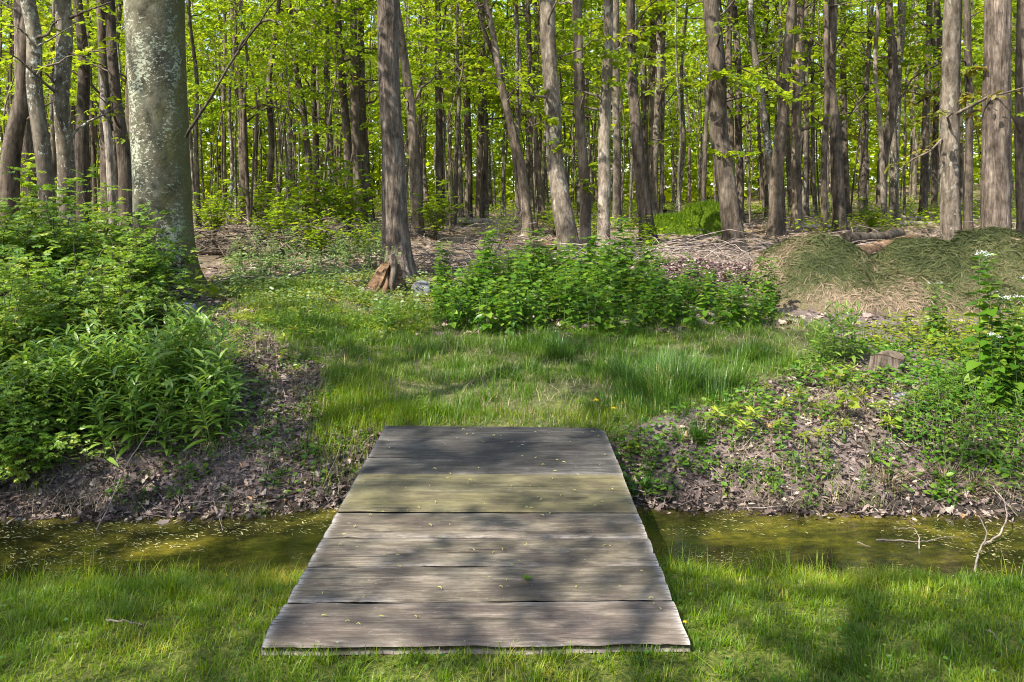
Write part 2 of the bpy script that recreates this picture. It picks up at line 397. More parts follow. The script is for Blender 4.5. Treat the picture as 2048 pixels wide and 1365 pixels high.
# ------------------------------------------------------------------ setting
LEFT_LITTER = [(40, 1075), (720, 1030), (770, 905), (640, 860), (650, 740), (560, 680), (420, 630), (300, 620), (280, 860), (40, 960)]
RIGHT_LITTER = [(1230, 1040), (2300, 1075), (3300, 1075), (3300, 600), (2300, 760), (1900, 800), (1700, 720), (1560, 760), (1480, 790), (1320, 880), (1225, 900)]
PATH_GRASS = [(560, 700), (640, 760), (650, 860), (760, 870), (1230, 880), (1330, 830), (1480, 800), (1560, 760), (1700, 720), (1660, 655), (1560, 645), (1400, 650), (900, 655), (820, 610), (640, 560), (470, 560), (430, 610), (520, 660)]
def zone(x, y, poly, jit=14):
    z = gh(x, y); px, py = proj(x, y, z)
    px = px+jit*4*(fbm(x*2.1, y*2.1, 4.)-.5); py = py+jit*2*(fbm(x*2.1, y*2.1, 9.)-.5)
    return inpoly(px, py, poly)
def axis(a, b, fine0, fine1, st, g=1.12):
    v = list(np.arange(fine0, fine1, st)); s = st
    while v[-1] < b: s = min(s*g, 8); v.append(v[-1]+s)
    s = st; u = [fine0]
    while u[-1] > a: s = min(s*g, 8); u.append(u[-1]-s)
    return np.array(u[:0:-1]+v)
def build_ground():
    X = axis(-150, 150, -5.5, 5.5, .05); Y = axis(-40, 230, 1.6, 9.5, .045, 1.06)
    xx, yy = np.meshgrid(X, Y); zz = gh(xx, yy)
    n, k = len(Y), len(X)
    i = np.arange(n-1)[:, None]*k+np.arange(k-1)[None]
    f = np.stack([i, i+1, i+k+1, i+k], -1).reshape(-1, 4)
    mb = MB(); mb.add(np.stack([xx, yy, zz], -1), f)
    o = mb.build('ground', M['ground']); tag(o, kind='structure')
    x, y = xx.ravel(), yy.ravel(); z = zz.ravel()
    front = y < near_edge(x)
    yc = np.maximum(y, .6)
    pg = zone(x, yc, PATH_GRASS)
    g = np.where(front, np.clip((-.10-WZ*0-(-.10-(z+.30)))*6, 0, 1)*(z > -.30), np.where(pg, .75, 0))
    g = np.where(front & (z > -.29), 1.0, np.where(front, .1, g))
    fo = sstep((y-9)/4)
    wet = np.clip((WZ+.10-z)/.09, 0, 1)
    for nm, a in (('grass', g), ('forest', fo), ('wet', wet)):
        at = o.data.attributes.new(nm, 'FLOAT', 'POINT'); at.data.foreach_set('value', a.astype(np.float32))
    # water sheet
    Xw = np.concatenate([np.linspace(-40, -4, 30), np.linspace(-3.9, 3.9, 120), np.linspace(4, 40, 30)])
    Yw = np.linspace(3.3, 5.4, 40)
    xx, yy = np.meshgrid(Xw, Yw); k = len(Xw)
    i = np.arange(len(Yw)-1)[:, None]*k+np.arange(k-1)[None]
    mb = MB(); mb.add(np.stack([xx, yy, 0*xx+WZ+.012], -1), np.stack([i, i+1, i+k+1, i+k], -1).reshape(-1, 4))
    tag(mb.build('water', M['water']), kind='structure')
build_ground()
BX0, BX1, BY0, BY1 = -.905, .648, 2.805, 5.51
def onbridge(x, y, m=.0): return (x > BX0-m) & (x < BX1+m) & (y > BY0-m) & (y < BY1+m)

# ------------------------------------------------------------------ bridge
def build_bridge():
    root = empty('plank_bridge', (-.13, BY0, -.06), 'small footbridge of nine weathered planks laid across the ditch', 'footbridge')
    ed = [5.51, 5.17, 4.834, 4.559, 4.283, 4.0, 3.707, 3.416, 3.115, 2.805]
    mats = ['plank_dark', 'plank_dark', 'plank_dark', 'plank_olive', 'plank_olive', 'plank_grey', 'plank_grey', 'plank_grey', 'plank_pink']
    labs = ['dark grey plank', 'dark grey plank', 'dark grey plank', 'greenish olive plank', 'greenish olive plank', 'grey-brown worn plank', 'grey-brown worn plank', 'grey-brown worn plank', 'pinkish grey frayed plank']
    for i in range(9):
        y1, y0 = ed[i], ed[i+1]; old = i >= 5
        gap = .006 if not old else .011
        y0 += gap/2; y1 -= gap/2
        nx, ny = 240, 30
        u = np.linspace(0, 1, nx); v = .5-.5*np.cos(np.linspace(0, math.pi, ny))
        lx = BX0+R(-.004, .004)+.006*(vnoise(v*2.5, i*3.1)-.5)*(2.0 if old else .6)
        rx = BX1+R(-.004, .004)+.006*(vnoise(v*2.5, i*5.7+2)-.5)*(2.0 if old else .6)
        ea = .018 if i == 8 else (.007 if old else .0025)
        fr = ea*(fbm(u*3, i*7.7)-.5)*1.6 + ea*.25*(fbm(u*40, i*3.3)-.5)*2
        bk = .006*(fbm(u*9, i*9.1)-.5)*(2 if old else .6)
        skew = np.interp(.5*(y0+y1), [2.75, 5.5], [.035, -.06])
        sk = skew*(u-.5)
        xx = lx[None]+(rx-lx)[None]*u[:, None]
        yy = (y0+np.maximum(fr, -.004 if i < 8 else -.03))[:, None]*(1-v)[None]+(y1+bk)[:, None]*v[None]+sk[:, None]
        if i == 0:   # chipped far right corner
            c = np.clip((xx-(BX1-.06))/.06, 0, 1)*np.clip((v[None]-.55)/.45, 0, 1); yy -= .09*c
        e = np.minimum(v*(y1-y0), (1-v)*(y1-y0))[None]
        zz = -.0005-.007*np.exp(-(e/.006))*(1+(1.2 if old else .3)*(fbm(u*14, i*2.2)[:, None]-.3))
        zz = zz+(.005 if old else .003)*(fbm(xx*1.5, yy*40, i*3.)-.5)+.006*(fbm(xx*1.1+i, i*4.4)-.5)-.004*((v[None]-.5)*2)**2*(1 if old else -.4)
        if old:       # long splits along the grain
            for cv in R(.25, .8, 2):
                cen = cv+.05*(fbm(u*3, i*2.+cv*9)-.5); on = sstep((fbm(u*2.3+cv*30, 2.2)-.45)/.1)
                zz -= .012*np.exp(-((v[None]-cen[:, None])/.035)**2)*on[:, None]
        th = .038+.006*vnoise(i*3.3, 1)
        top = np.stack([xx, yy, zz], -1); bot = np.stack([xx, yy, 0*zz-th], -1)
        mb = MB(); P = np.array(root.location)
        idx = np.arange(nx*ny).reshape(nx, ny)
        q = np.stack([idx[:-1, :-1], idx[1:, :-1], idx[1:, 1:], idx[:-1, 1:]], -1).reshape(-1, 4)
        vv = np.concatenate([top.reshape(-1, 3), bot.reshape(-1, 3)])-P; N = nx*ny
        loop = np.concatenate([idx[:, 0], idx[-1, 1:], idx[-2::-1, -1], idx[0, -2:0:-1]])
        l2 = np.roll(loop, -1)
        side = np.stack([loop, loop+N, l2+N, l2], -1)
        wr = np.exp(-(e/.016)**1.5)*np.clip((fbm(u*5, i*6.1+3)[:, None]-.36)*5, 0, 1.4)*(1 if old else .15)*np.where(v[None] > .5, 1, .35)+.0*xx
        wr = np.maximum(wr, (1 if old else .3)*np.exp(-(np.minimum(u, 1-u)[:, None]*1.55/.02)**1.5))
        mb.add(vv, np.concatenate([q, (q+N)[:, ::-1], side[:, ::-1]]), np.concatenate([wr.ravel(), 0*wr.ravel()+.4*(i == 8)]))
        p = mb.build('plank', M[mats[i]], root, smooth=False); p['label'] = labs[i]
    for x in (BX0+.12, BX1-.26):
        mb = MB(); n = 24; yy = np.linspace(BY0+.05, BY1-.1, n)
        pr = np.array([(0, 0), (.14, 0), (.14, -.15), (0, -.15)])
        v = np.array([[x+a+.003*vnoise(y*7, a*9), y, -.052+b] for y in yy for a, b in pr])-np.array(root.location)
        i = np.arange(n-1)[:, None]*4; j = np.arange(4)[None]; k = (j+1) % 4
        mb.add(v, np.concatenate([np.stack([i+j, i+4+j, i+4+k, i+k], -1).reshape(-1, 4), [[0, 1, 2, 3]], [[4*n-1, 4*n-2, 4*n-3, 4*n-4]]]))
        mb.build('beam', M['plank_grey'], root, smooth=False)
RNG = np.random.default_rng(101)
build_bridge()

# ------------------------------------------------------------------ trees
def spray(leaf, O, D, L, m, s, T=T_QUAD, flat=.5, droop=.25):
    n = len(O)
    if not n: return
    D = norm(D); side = norm(np.stack([-D[:, 1], D[:, 0], 0*D[:, 0]], -1)+1e-6)
    t = (np.arange(m)+.6)/m; sg = np.where(np.arange(m) % 2 == 0, 1., -1.)
    pos = O[:, None]+D[:, None]*(L[:, None]*t)[..., None]
    pos = pos-np.array([0, 0, 1.])*(L[:, None]*droop*t**2)[..., None]
    X = D[:, None]*.55+side[:, None]*(sg*.8)[None, :, None]+RNG.normal(0, .3, (n, m, 3))-np.array([0, 0, .28])
    pos = pos+RNG.normal(0, .03, (n, m, 3))*L[:, None, None]
    N = np.array([0, 0, 1.])+RNG.normal(0, flat, (n, m, 3))
    r = np.clip(R(0, 1, (n, 1))*.6+R(0, 1, (n, m))*.4, 0, 1)
    place(leaf, T, pos.reshape(-1, 3), X.reshape(-1, 3), N.reshape(-1, 3), (s*R(.65, 1.25, (n, m))).ravel(), r.ravel())

def trunk(mb, pts, rad, sides=10, step=.35, amp=.0, flare=.5, fk=3.0, fz=1.5, seed=0):
    """pts (n,3) upward path, rad per point; rings stay horizontal"""
    pts = np.asarray(pts, float); z = np.arange(pts[0, 2]-.25, pts[-1, 2]+step*.5, step)
    if step < .2: z = np.concatenate([z[z < 6], np.arange(6, pts[-1, 2], .5)])
    x = np.interp(z, pts[:, 2], pts[:, 0]); y = np.interp(z, pts[:, 2], pts[:, 1])
    for _ in range(max(1, int(.5/step))):
        x[1:-1] = (x[:-2]+2*x[1:-1]+x[2:])/4; y[1:-1] = (y[:-2]+2*y[1:-1]+y[2:])/4
    r = np.interp(z, pts[:, 2], rad); h = z-pts[0, 2]
    w_ = (0 if step < .13 else 1)*np.minimum(r, .08)*.35*np.clip(h*2, 0, 1)
    x = x+w_*(vnoise(z*.7, seed+.5)-.5)*2; y = y+w_*(vnoise(z*.7, seed+9.5)-.5)*2
    th = np.arange(sides)*2*math.pi/sides
    rr = r[:, None]*(1+(flare*np.exp(-np.maximum(h, 0)/.22))[:, None]*(.65+.6*np.cos(th*5+seed)[None]*.6))
    if amp:
        a = fbm(np.cos(th)[None]*fk+seed, np.sin(th)[None]*fk, (z*fz)[:, None], 3)
        rr = rr*(1+amp*(a-.5)*2)
    rr = rr*.95*(1+.045*(fbm(np.cos(th)[None]+seed, np.sin(th)[None], z[:, None]*.5, 2)-.5)*2)
    v = np.stack([x[:, None]+rr*np.cos(th), y[:, None]+rr*np.sin(th), z[:, None]+0*rr], -1).reshape(-1, 3)
    n = len(z); i = np.arange(n-1)[:, None]*sides; j = np.arange(sides)[None]; k = (j+1) % sides
    mb.add(v, np.stack([i+j, i+k, i+sides+k, i+sides+j], -1).reshape(-1, 4))
    return lambda q: np.array([np.interp(q, z, x), np.interp(q, z, y), q]), lambda q: float(np.interp(q, z, r))

def limbs(wood, leaf, P, Q, z0, z1, n, L, s, m, dens=3.0, T=T_QUAD, up=(.15, .9), tipz=None, az=None, sides=5, sl=(.45, .95)):
    O, D, LL = [], [], []
    for _ in range(n):
        z = R(z0, z1); a = R(0, 2*math.pi) if az is None else az+RNG.normal(0, .6)
        ln = L*R(.5, 1.1)*(1-.5*(z-z0)/max(z1-z0, .1)); u = R(*up)
        d = norm(np.array([math.cos(a), math.sin(a), u])); p = P(z)
        t = np.linspace(0, 1, 6)
        wig = np.cumsum(RNG.normal(0, .06, (6, 3)), 0)*ln; wig[0] = 0
        pl = p+d*ln*t[:, None]+wig+np.array([0, 0, 1.])*(ln*.12*(t*(1-t)*2-t**2*.5))[:, None]
        r0 = min(Q(z)*.45, .012+ln*.013)
        tube(wood, pl, r0*(1-.85*t), sides, cap=False)
        k = max(2, int(ln*dens)); tt = R(.3, 1, k)
        o = np.stack([np.interp(tt, t, pl[:, c]) for c in range(3)], -1)
        ang = a+np.where(R(0, 1, k) < .5, 1, -1)*R(.2, 1.4, k)
        O.append(o); D.append(np.stack([np.cos(ang), np.sin(ang), R(-.15, .35, k)], -1)); LL.append(R(*sl, k))
    O, D, LL = map(np.concatenate, (O, D, LL))
    spray(leaf, O, D, LL, m, s, T)

def tree_variant(i, H_, r0, z0, nl, L, s, m, dens, matb, matl, name='forest_tree'):
    root = empty(name, (0, 0, 0), cat='tree')
    wood, leaf = MB(), MB()
    lean = R(-.05, .05, 2); pts = [[0, 0, 0]]; rad = [r0]
    for k in range(1, 7):
        h = H_*k/6; pts.append([lean[0]*h+R(-.15, .15), lean[1]*h+R(-.15, .15), h]); rad.append(r0*(1-.75*(k/6)**1.2))
    P, Q = trunk(wood, pts, rad, 8, .5, 0, .5, seed=i*3.7)
    limbs(wood, leaf, P, Q, z0, H_*.98, nl, L, s, m, dens, sides=4)
    wood.build('trunk', M[matb], root); leaf.build('crown', M[matl], root)
    return root

def put_dist():
    bk = ['bark_pale', 'bark_tan', 'bark_tan', 'bark_grey', 'bark_pale', 'bark_tan', 'bark_grey', 'bark_brown']
    vs = [tree_variant(i, R(11, 14), R(.075, .14), [4.6, 5.0, 6, 3.8, 5.4, 4.6, 6.5, 4.4][i], [17, 16, 14, 20, 16, 17, 14, 17][i], R(2.4, 3.2), .20, 12, 6.0, bk[i], 'canopy') for i in range(8)]
    st = Stock(vs); g = 'slender trees deep in the wood'; used = []
    n = 0; tries = 0
    while n < 155 and tries < 4000:
        tries += 1
        d = math.sqrt(R(21**2, 74**2)); px = R(-160, 2210)
        if any(abs(px-u)*min(d, e)/F < .5 and abs(d-e) < 1.2 for u, e in used): continue
        used.append((px, d)); p = GD(px, d); sc = R(.8, 1.15)
        lab = 'slender grey-brown tree standing far back in the wood among bright leaves'
        st.put(p, R(0, 6.28), (sc*R(.7, 1.25),)*2+(sc,), label=lab, group=g, tilt=(R(-.03, .03), R(-.03, .03))); n += 1
    st.done()
    # thin poles without low leaves
    vs = []
    for i in range(5):
        root = empty('pole_tree', (0, 0, 0), cat='tree'); wood, leaf = MB(), MB(); hh = R(9, 12); r0 = R(.04, .075)
        pts = [[R(-.1, .1)*k*.5, R(-.1, .1)*k*.5, hh*k/6] for k in range(7)]; pts[0] = [0, 0, 0]
        P, Q = trunk(wood, pts, r0*np.linspace(1, .35, 7), 6, .5, 0, .3, seed=i*1.7)
        limbs(wood, leaf, P, Q, 4.5, hh, 9, 1.6, .14, 10, 4.0, sides=3)
        wood.build('trunk', M[['bark_pale', 'bark_grey', 'bark_grey', 'bark_tan', 'bark_pale'][i]], root); leaf.build('crown', M['canopy'], root); vs.append(root)
    st = Stock(vs)
    for k in range(295):
        d = math.sqrt(R(19**2, 54**2)); px = R(-100, 2150)
        if 560 < px < 770 and d < 30: d = 30+d
        st.put(GD(px, d), R(0, 6.28), R(.8, 1.2), label='thin pale pole-like young tree trunk in the wood', group='thin pole trees in the wood', tilt=(R(-.05, .05), R(-.05, .05)))
    st.done()
RNG = np.random.default_rng(102)
put_dist()

def main_tree(name, label, kind, path, d=None, H_=15, sprays=(), crown=(9, 2.8, 3.0), amp=.05, sides=14, step=.3, flare=.5, limb=(), cmat='canopy', fz=1.5, fk=3.0, z0=None, dead=False):
    """path: (px, py, width px) from base to the top of the frame; sprays: (px, py, dist, length, n)"""
    b = path[0]
    base = GD(b[0], d) if d else G(b[0], b[1]); d = base[1]
    root = empty(name, base, label, 'dead tree' if dead else 'tree')
    pts, rad = [], []
    for k, (px, py, w) in enumerate(path):
        q = W(px, py, d); q[1] += 0 if k == 0 or step < .08 else R(-.1, .1)*min(k, 2)
        if k == 0: q = base.copy()
        pts.append(q-base); rad.append(w*d/F/2)
    if not dead:
        dv = (pts[-1]-pts[-2])/max(pts[-1][2]-pts[-2][2], .2)
        top = pts[-1][2]; Hh = max(H_, top+4)
        for k in (1, 2, 3):
            z = top+(Hh-top)*k/3
            pts.append(np.array([pts[-1][0]+dv[0]*(Hh-top)/3*.5, pts[-1][1]+R(-.2, .2), z])); rad.append(rad[len(path)-1]*(1-.27*k))
    wood, leaf = MB(), MB()
    P, Q = trunk(wood, pts, rad, sides, step, amp, flare, fk, fz, seed=b[0]*.37)
    if crown and not dead:
        zz0 = z0 if z0 else max(4.6, pts[len(path)-1][2]+.4)
        limbs(wood, leaf, P, Q, zz0, pts[-1][2], crown[0], crown[1], .16, 13, crown[2]*1.3, sides=5)
    if not dead and kind not in ('bark_lichen', 'bark_furrowed') and crown:
        zt = H+.26*d-base[2]; limbs(wood, leaf, P, Q, .42*zt, 1.0*zt, 4 if d < 16 else 5, .085*d+.5, .008*d, 9, 2.0, T_OVAL, up=(.1, .8), sides=4, sl=(.3, .6))
    for sp in sprays:     # leafy side shoots low on the trunk
        px, py, ln, n = sp[:4]
        dd = d+R(-.5, .1); c = W(px, py, dd)-base; s = P(c[2]-.15*R(.3, 1.2))
        tube(wood, np.array([s, (s+c)/2+[0, 0, .08], c]), [.012, .008, .004], 4, cap=False)
        a = R(0, 6.28, n)
        spray(leaf, c+RNG.normal(0, ln*.28, (n, 3))*np.array([1, .8, .5]), np.stack([np.cos(a), np.sin(a), R(-.4, .2, n)], -1), R(.5, 1, n)*ln*.55, 9, .115, T_OVAL, .6)
    for pl in limb:       # bare limbs drawn by pixel
        q = np.array([W(px, py, d+dy)-base for px, py, dy in pl]); n = 24
        t = np.linspace(0, 1, len(q)); tt = np.linspace(0, 1, n)
        c = np.stack([np.interp(tt, t, q[:, k]) for k in range(3)], -1)+np.cumsum(RNG.normal(0, .006, (n, 3)), 0)
        br = MB(); tube(br, c, np.linspace(.026, .008, n)*d/12, 6)
        br.build('branch', M['bark_brown'], root)
    wood.build('trunk', M[kind], root)
    if leaf.n: leaf.build('crown', M[cmat], root)
    return root
T_ = main_tree
RNG = np.random.default_rng(55)
T_('beech_tree', 'broad grey lichen-spotted tree trunk behind the leafy bush', 'bark_lichen',
   [(331, 600, 122), (328, 470, 116), (323, 330, 112), (317, 180, 112), (309, 0, 117)], d=9.6, H_=14, sides=72, step=.07, amp=.035, flare=.6, fk=2.2, fz=.9,
   limb=[[(372, 275, -.2), (420, 200, -.5), (470, 110, -.9), (510, 55, -1.2), (552, 2, -1.4)], [(478, 98, -.95), (520, 45, -1.1), (545, 40, -1.2), (570, 52, -1.3)]])
T_('maple_tree', 'rough-barked upright trunk with orange rotten wood at its foot', 'bark_furrowed',
   [(796, 560, 64), (790, 440, 52), (786, 300, 46), (777, 150, 44), (775, 0, 44)], d=11.6, H_=14, sides=64, step=.06, amp=.14, flare=.55, fk=5.5, fz=1.6)
T_('maple_tree', 'pale blotched trunk leaning left with green leaf shoots halfway up', 'bark_pale',
   [(1147, 500, 48), (1128, 440, 44), (1112, 330, 36), (1104, 200, 34), (1096, 90, 33), (1095, 0, 32)], d=13.2, sides=40, step=.09, amp=.08,
   sprays=[(1120, 290, .5, 7), (1105, 240, .3, 4), (1150, 60, .5, 6), (1130, 130, .4, 5), (1100, 180, .3, 3)])
T_('maple_tree', 'dark slim trunk just behind the pale blotched leaning trunk', 'bark_tan',
   [(1170, 475, 23), (1172, 380, 23), (1158, 250, 21), (1155, 120, 20), (1155, 0, 20)], d=14.6, sides=24, step=.12, amp=.06, sprays=[(1185, 330, .35, 5), (1180, 370, .3, 4), (1195, 280, .3, 4)])
T_('maple_tree', 'light grey straight trunk rising beside the brush pile', 'bark_pale',
   [(1206, 495, 29), (1207, 400, 26), (1210, 250, 25), (1218, 120, 22), (1217, 0, 20)], d=13.4, sides=36, step=.1, amp=.06,
   sprays=[(1230, 110, .6, 9), (1200, 90, .4, 5), (1180, 40, .5, 6), (1225, 160, .4, 4)])
T_('maple_tree', 'dark trunk bending left above the green mossy mound', 'bark_brown',
   [(1298, 460, 33), (1288, 400, 29), (1272, 280, 25), (1266, 150, 20), (1260, 30, 18)], d=16.2, sides=30, step=.12, amp=.07, sprays=[(1255, 90, .5, 6), (1275, 110, .5, 6), (1285, 450, .35, 5)])
T_('maple_tree', 'pale slender trunk left of the mossy mound', 'bark_pale',
   [(1308, 425, 16), (1309, 330, 15), (1317, 160, 14), (1321, 0, 13)], d=22, sides=16, step=.25)
T_('maple_tree', 'dark mottled trunk leaning left with a leafy spray across it', 'bark_brown',
   [(1471, 478, 44), (1456, 400, 40), (1440, 260, 38), (1432, 130, 35), (1424, 0, 33)], d=14.6, sides=40, step=.1, amp=.09,
   sprays=[(1450, 145, .6, 9), (1500, 160, .6, 9), (1545, 165, .5, 7), (1415, 145, .4, 5), (1440, 300, .4, 4), (1490, 305, .4, 5), (1580, 190, .4, 6), (1530, 190, .4, 5)])
T_('forked_tree', 'forked tree with two stems joining low above the forest floor', 'bark_tan',
   [(1552, 432, 32), (1555, 360, 28), (1562, 260, 22), (1575, 160, 20), (1590, 0, 18)], d=18.5, sides=24, step=.15, amp=.05,
   limb=[])
T_('maple_tree', 'thin grey stem crossing left of the forked tree', 'bark_grey',
   [(1548, 425, 15), (1538, 330, 15), (1520, 200, 15), (1505, 80, 14), (1500, 0, 14)], d=19.2, sides=16, step=.25)
T_('maple_tree', 'reddish-grey straight trunk just right of the forked tree', 'bark_tan',
   [(1594, 418, 21), (1592, 300, 20), (1592, 150, 20), (1598, 0, 20)], d=22, sides=20, step=.25)
T_('maple_tree', 'thin brown trunk of a close pair, the left of the two', 'bark_tan',
   [(1647, 436, 13), (1650, 300, 13), (1655, 150, 12), (1656, 0, 11)], d=19, sides=16, step=.25)
T_('maple_tree', 'thick brown trunk of a close pair, the right of the two', 'bark_brown',
   [(1680, 430, 27), (1675, 320, 25), (1668, 180, 20), (1667, 0, 18)], d=19.5, sides=24, step=.2, amp=.06)
T_('maple_tree', 'curving brown trunk in the right half bending right towards its top', 'bark_brown',
   [(1762, 410, 21), (1765, 320, 21), (1782, 230, 20), (1785, 120, 18), (1778, 0, 14)], d=23, sides=20, step=.2)
T_('maple_tree', 'smooth pale trunk beside the curving brown trunk', 'bark_grey',
   [(1786, 412, 18), (1790, 300, 18), (1797, 150, 16), (1803, 0, 16)], d=24, sides=18, step=.25)
T_('maple_tree', 'dark wavy trunk between the curving trunk and the paired right trunks', 'bark_brown',
   [(1846, 393, 17), (1848, 280, 15), (1855, 150, 13), (1862, 0, 11)], d=27, sides=16, step=.25, sprays=[(1820, 100, .7, 6)], cmat='bronze')
T_('maple_tree', 'straight grey trunk behind the grass heap, the slimmer of two', 'bark_pale',
   [(1905, 500, 41), (1906, 400, 39), (1908, 220, 37), (1910, 0, 35)], d=12.6, sides=48, step=.09, amp=.07, sprays=[(1950, 190, .4, 6), (1955, 140, .3, 4), (1945, 230, .3, 3)], cmat='bronze')
T_('maple_tree', 'thick straight grey trunk behind the grass heap, at the right edge', 'bark_furrowed',
   [(1991, 505, 58), (1991, 400, 55), (1993, 220, 51), (1996, 0, 49)], d=12.4, sides=56, step=.07, amp=.1, fk=5, fz=1.5)
T_('maple_tree', 'dark ivy-clad trunk seen between the two straight grey trunks', 'bark_brown',
   [(1937, 420, 16), (1938, 250, 15), (1935, 0, 14)], d=20, sides=14, step=.3)
T_('maple_tree', 'dark trunk cut off by the right edge of the picture', 'bark_brown',
   [(2052, 460, 34), (2048, 300, 26), (2050, 0, 22)], d=15, sides=18, step=.25)
# left cluster
T_('beech_tree', 'brown trunk at the left edge leaning right towards its top', 'bark_tan',
   [(14, 430, 42), (20, 300, 36), (34, 180, 30), (46, 60, 26), (50, 0, 24)], d=13, sides=28, step=.12, amp=.06)
T_('beech_tree', 'smooth pale trunk leaning left above the bush, second from the left edge', 'bark_grey',
   [(102, 470, 34), (96, 330, 32), (80, 180, 30), (66, 60, 29), (60, 0, 29)], d=12.2, sides=32, step=.12, amp=.03,
   limb=[[(74, 75, -.1), (98, 66, -.3), (110, 50, -.4), (122, 38, -.5)]])
T_('beech_tree', 'smooth pale trunk standing straight beside the left-leaning pale one', 'bark_grey',
   [(130, 480, 36), (133, 330, 34), (134, 200, 30), (126, 80, 32), (122, 0, 32)], d=12.6, sides=32, step=.12, amp=.03,
   limb=[[(138, 36, -.1), (165, 26, -.3), (195, 18, -.5), (225, 8, -.6)], [(140, 108, -.1), (180, 104, -.3), (240, 98, -.5)]])
T_('maple_tree', 'shaggy dark trunk partly hidden behind the pale leaning trunks', 'bark_furrowed',
   [(62, 430, 46), (58, 300, 40), (48, 160, 30), (40, 0, 26)], d=15.5, sides=24, step=.15, amp=.1)
T_('maple_tree', 'dark trunk to the right of the straight smooth pale trunk', 'bark_brown',
   [(168, 430, 30), (165, 280, 26), (163, 130, 22), (160, 0, 18)], d=16.5, sides=20, step=.2, amp=.06)
T_('maple_tree', 'brown trunk left of the lichen-spotted trunk with a twin stem', 'bark_brown',
   [(256, 420, 36), (248, 320, 28), (238, 200, 22), (232, 100, 20), (226, 0, 20)], d=14, sides=26, step=.12, amp=.06)
T_('maple_tree', 'grey twin stem pressed against the left side of the lichen-spotted trunk', 'bark_tan',
   [(262, 425, 26), (260, 300, 22), (258, 160, 19), (256, 0, 17)], d=14.4, sides=22, step=.15, amp=.05)
T_('dead_tree', 'broken pale dead stem with split bare wood between dark trunks', 'deadwood',
   [(228, 330, 16), (222, 270, 15), (210, 200, 14), (203, 170, 10), (198, 145, 4)], d=15, sides=12, step=.12, amp=.08, dead=True, flare=.1,
   limb=[[(224, 262, 0), (212, 240, -.1), (200, 222, -.15), (192, 205, -.2)]])
T_('maple_tree', 'reddish trunk behind the broken dead stem', 'bark_tan',
   [(216, 425, 24), (212, 280, 24), (206, 130, 20), (202, 0, 16)], d=18, sides=16, step=.2)
T_('maple_tree', 'trunk with a sunlit pinkish foot standing alone beyond the lichen-spotted trunk', 'bark_tan',
   [(490, 425, 22), (487, 330, 18), (481, 200, 14), (474, 80, 12), (470, 0, 10)], d=22, sides=16, step=.2)
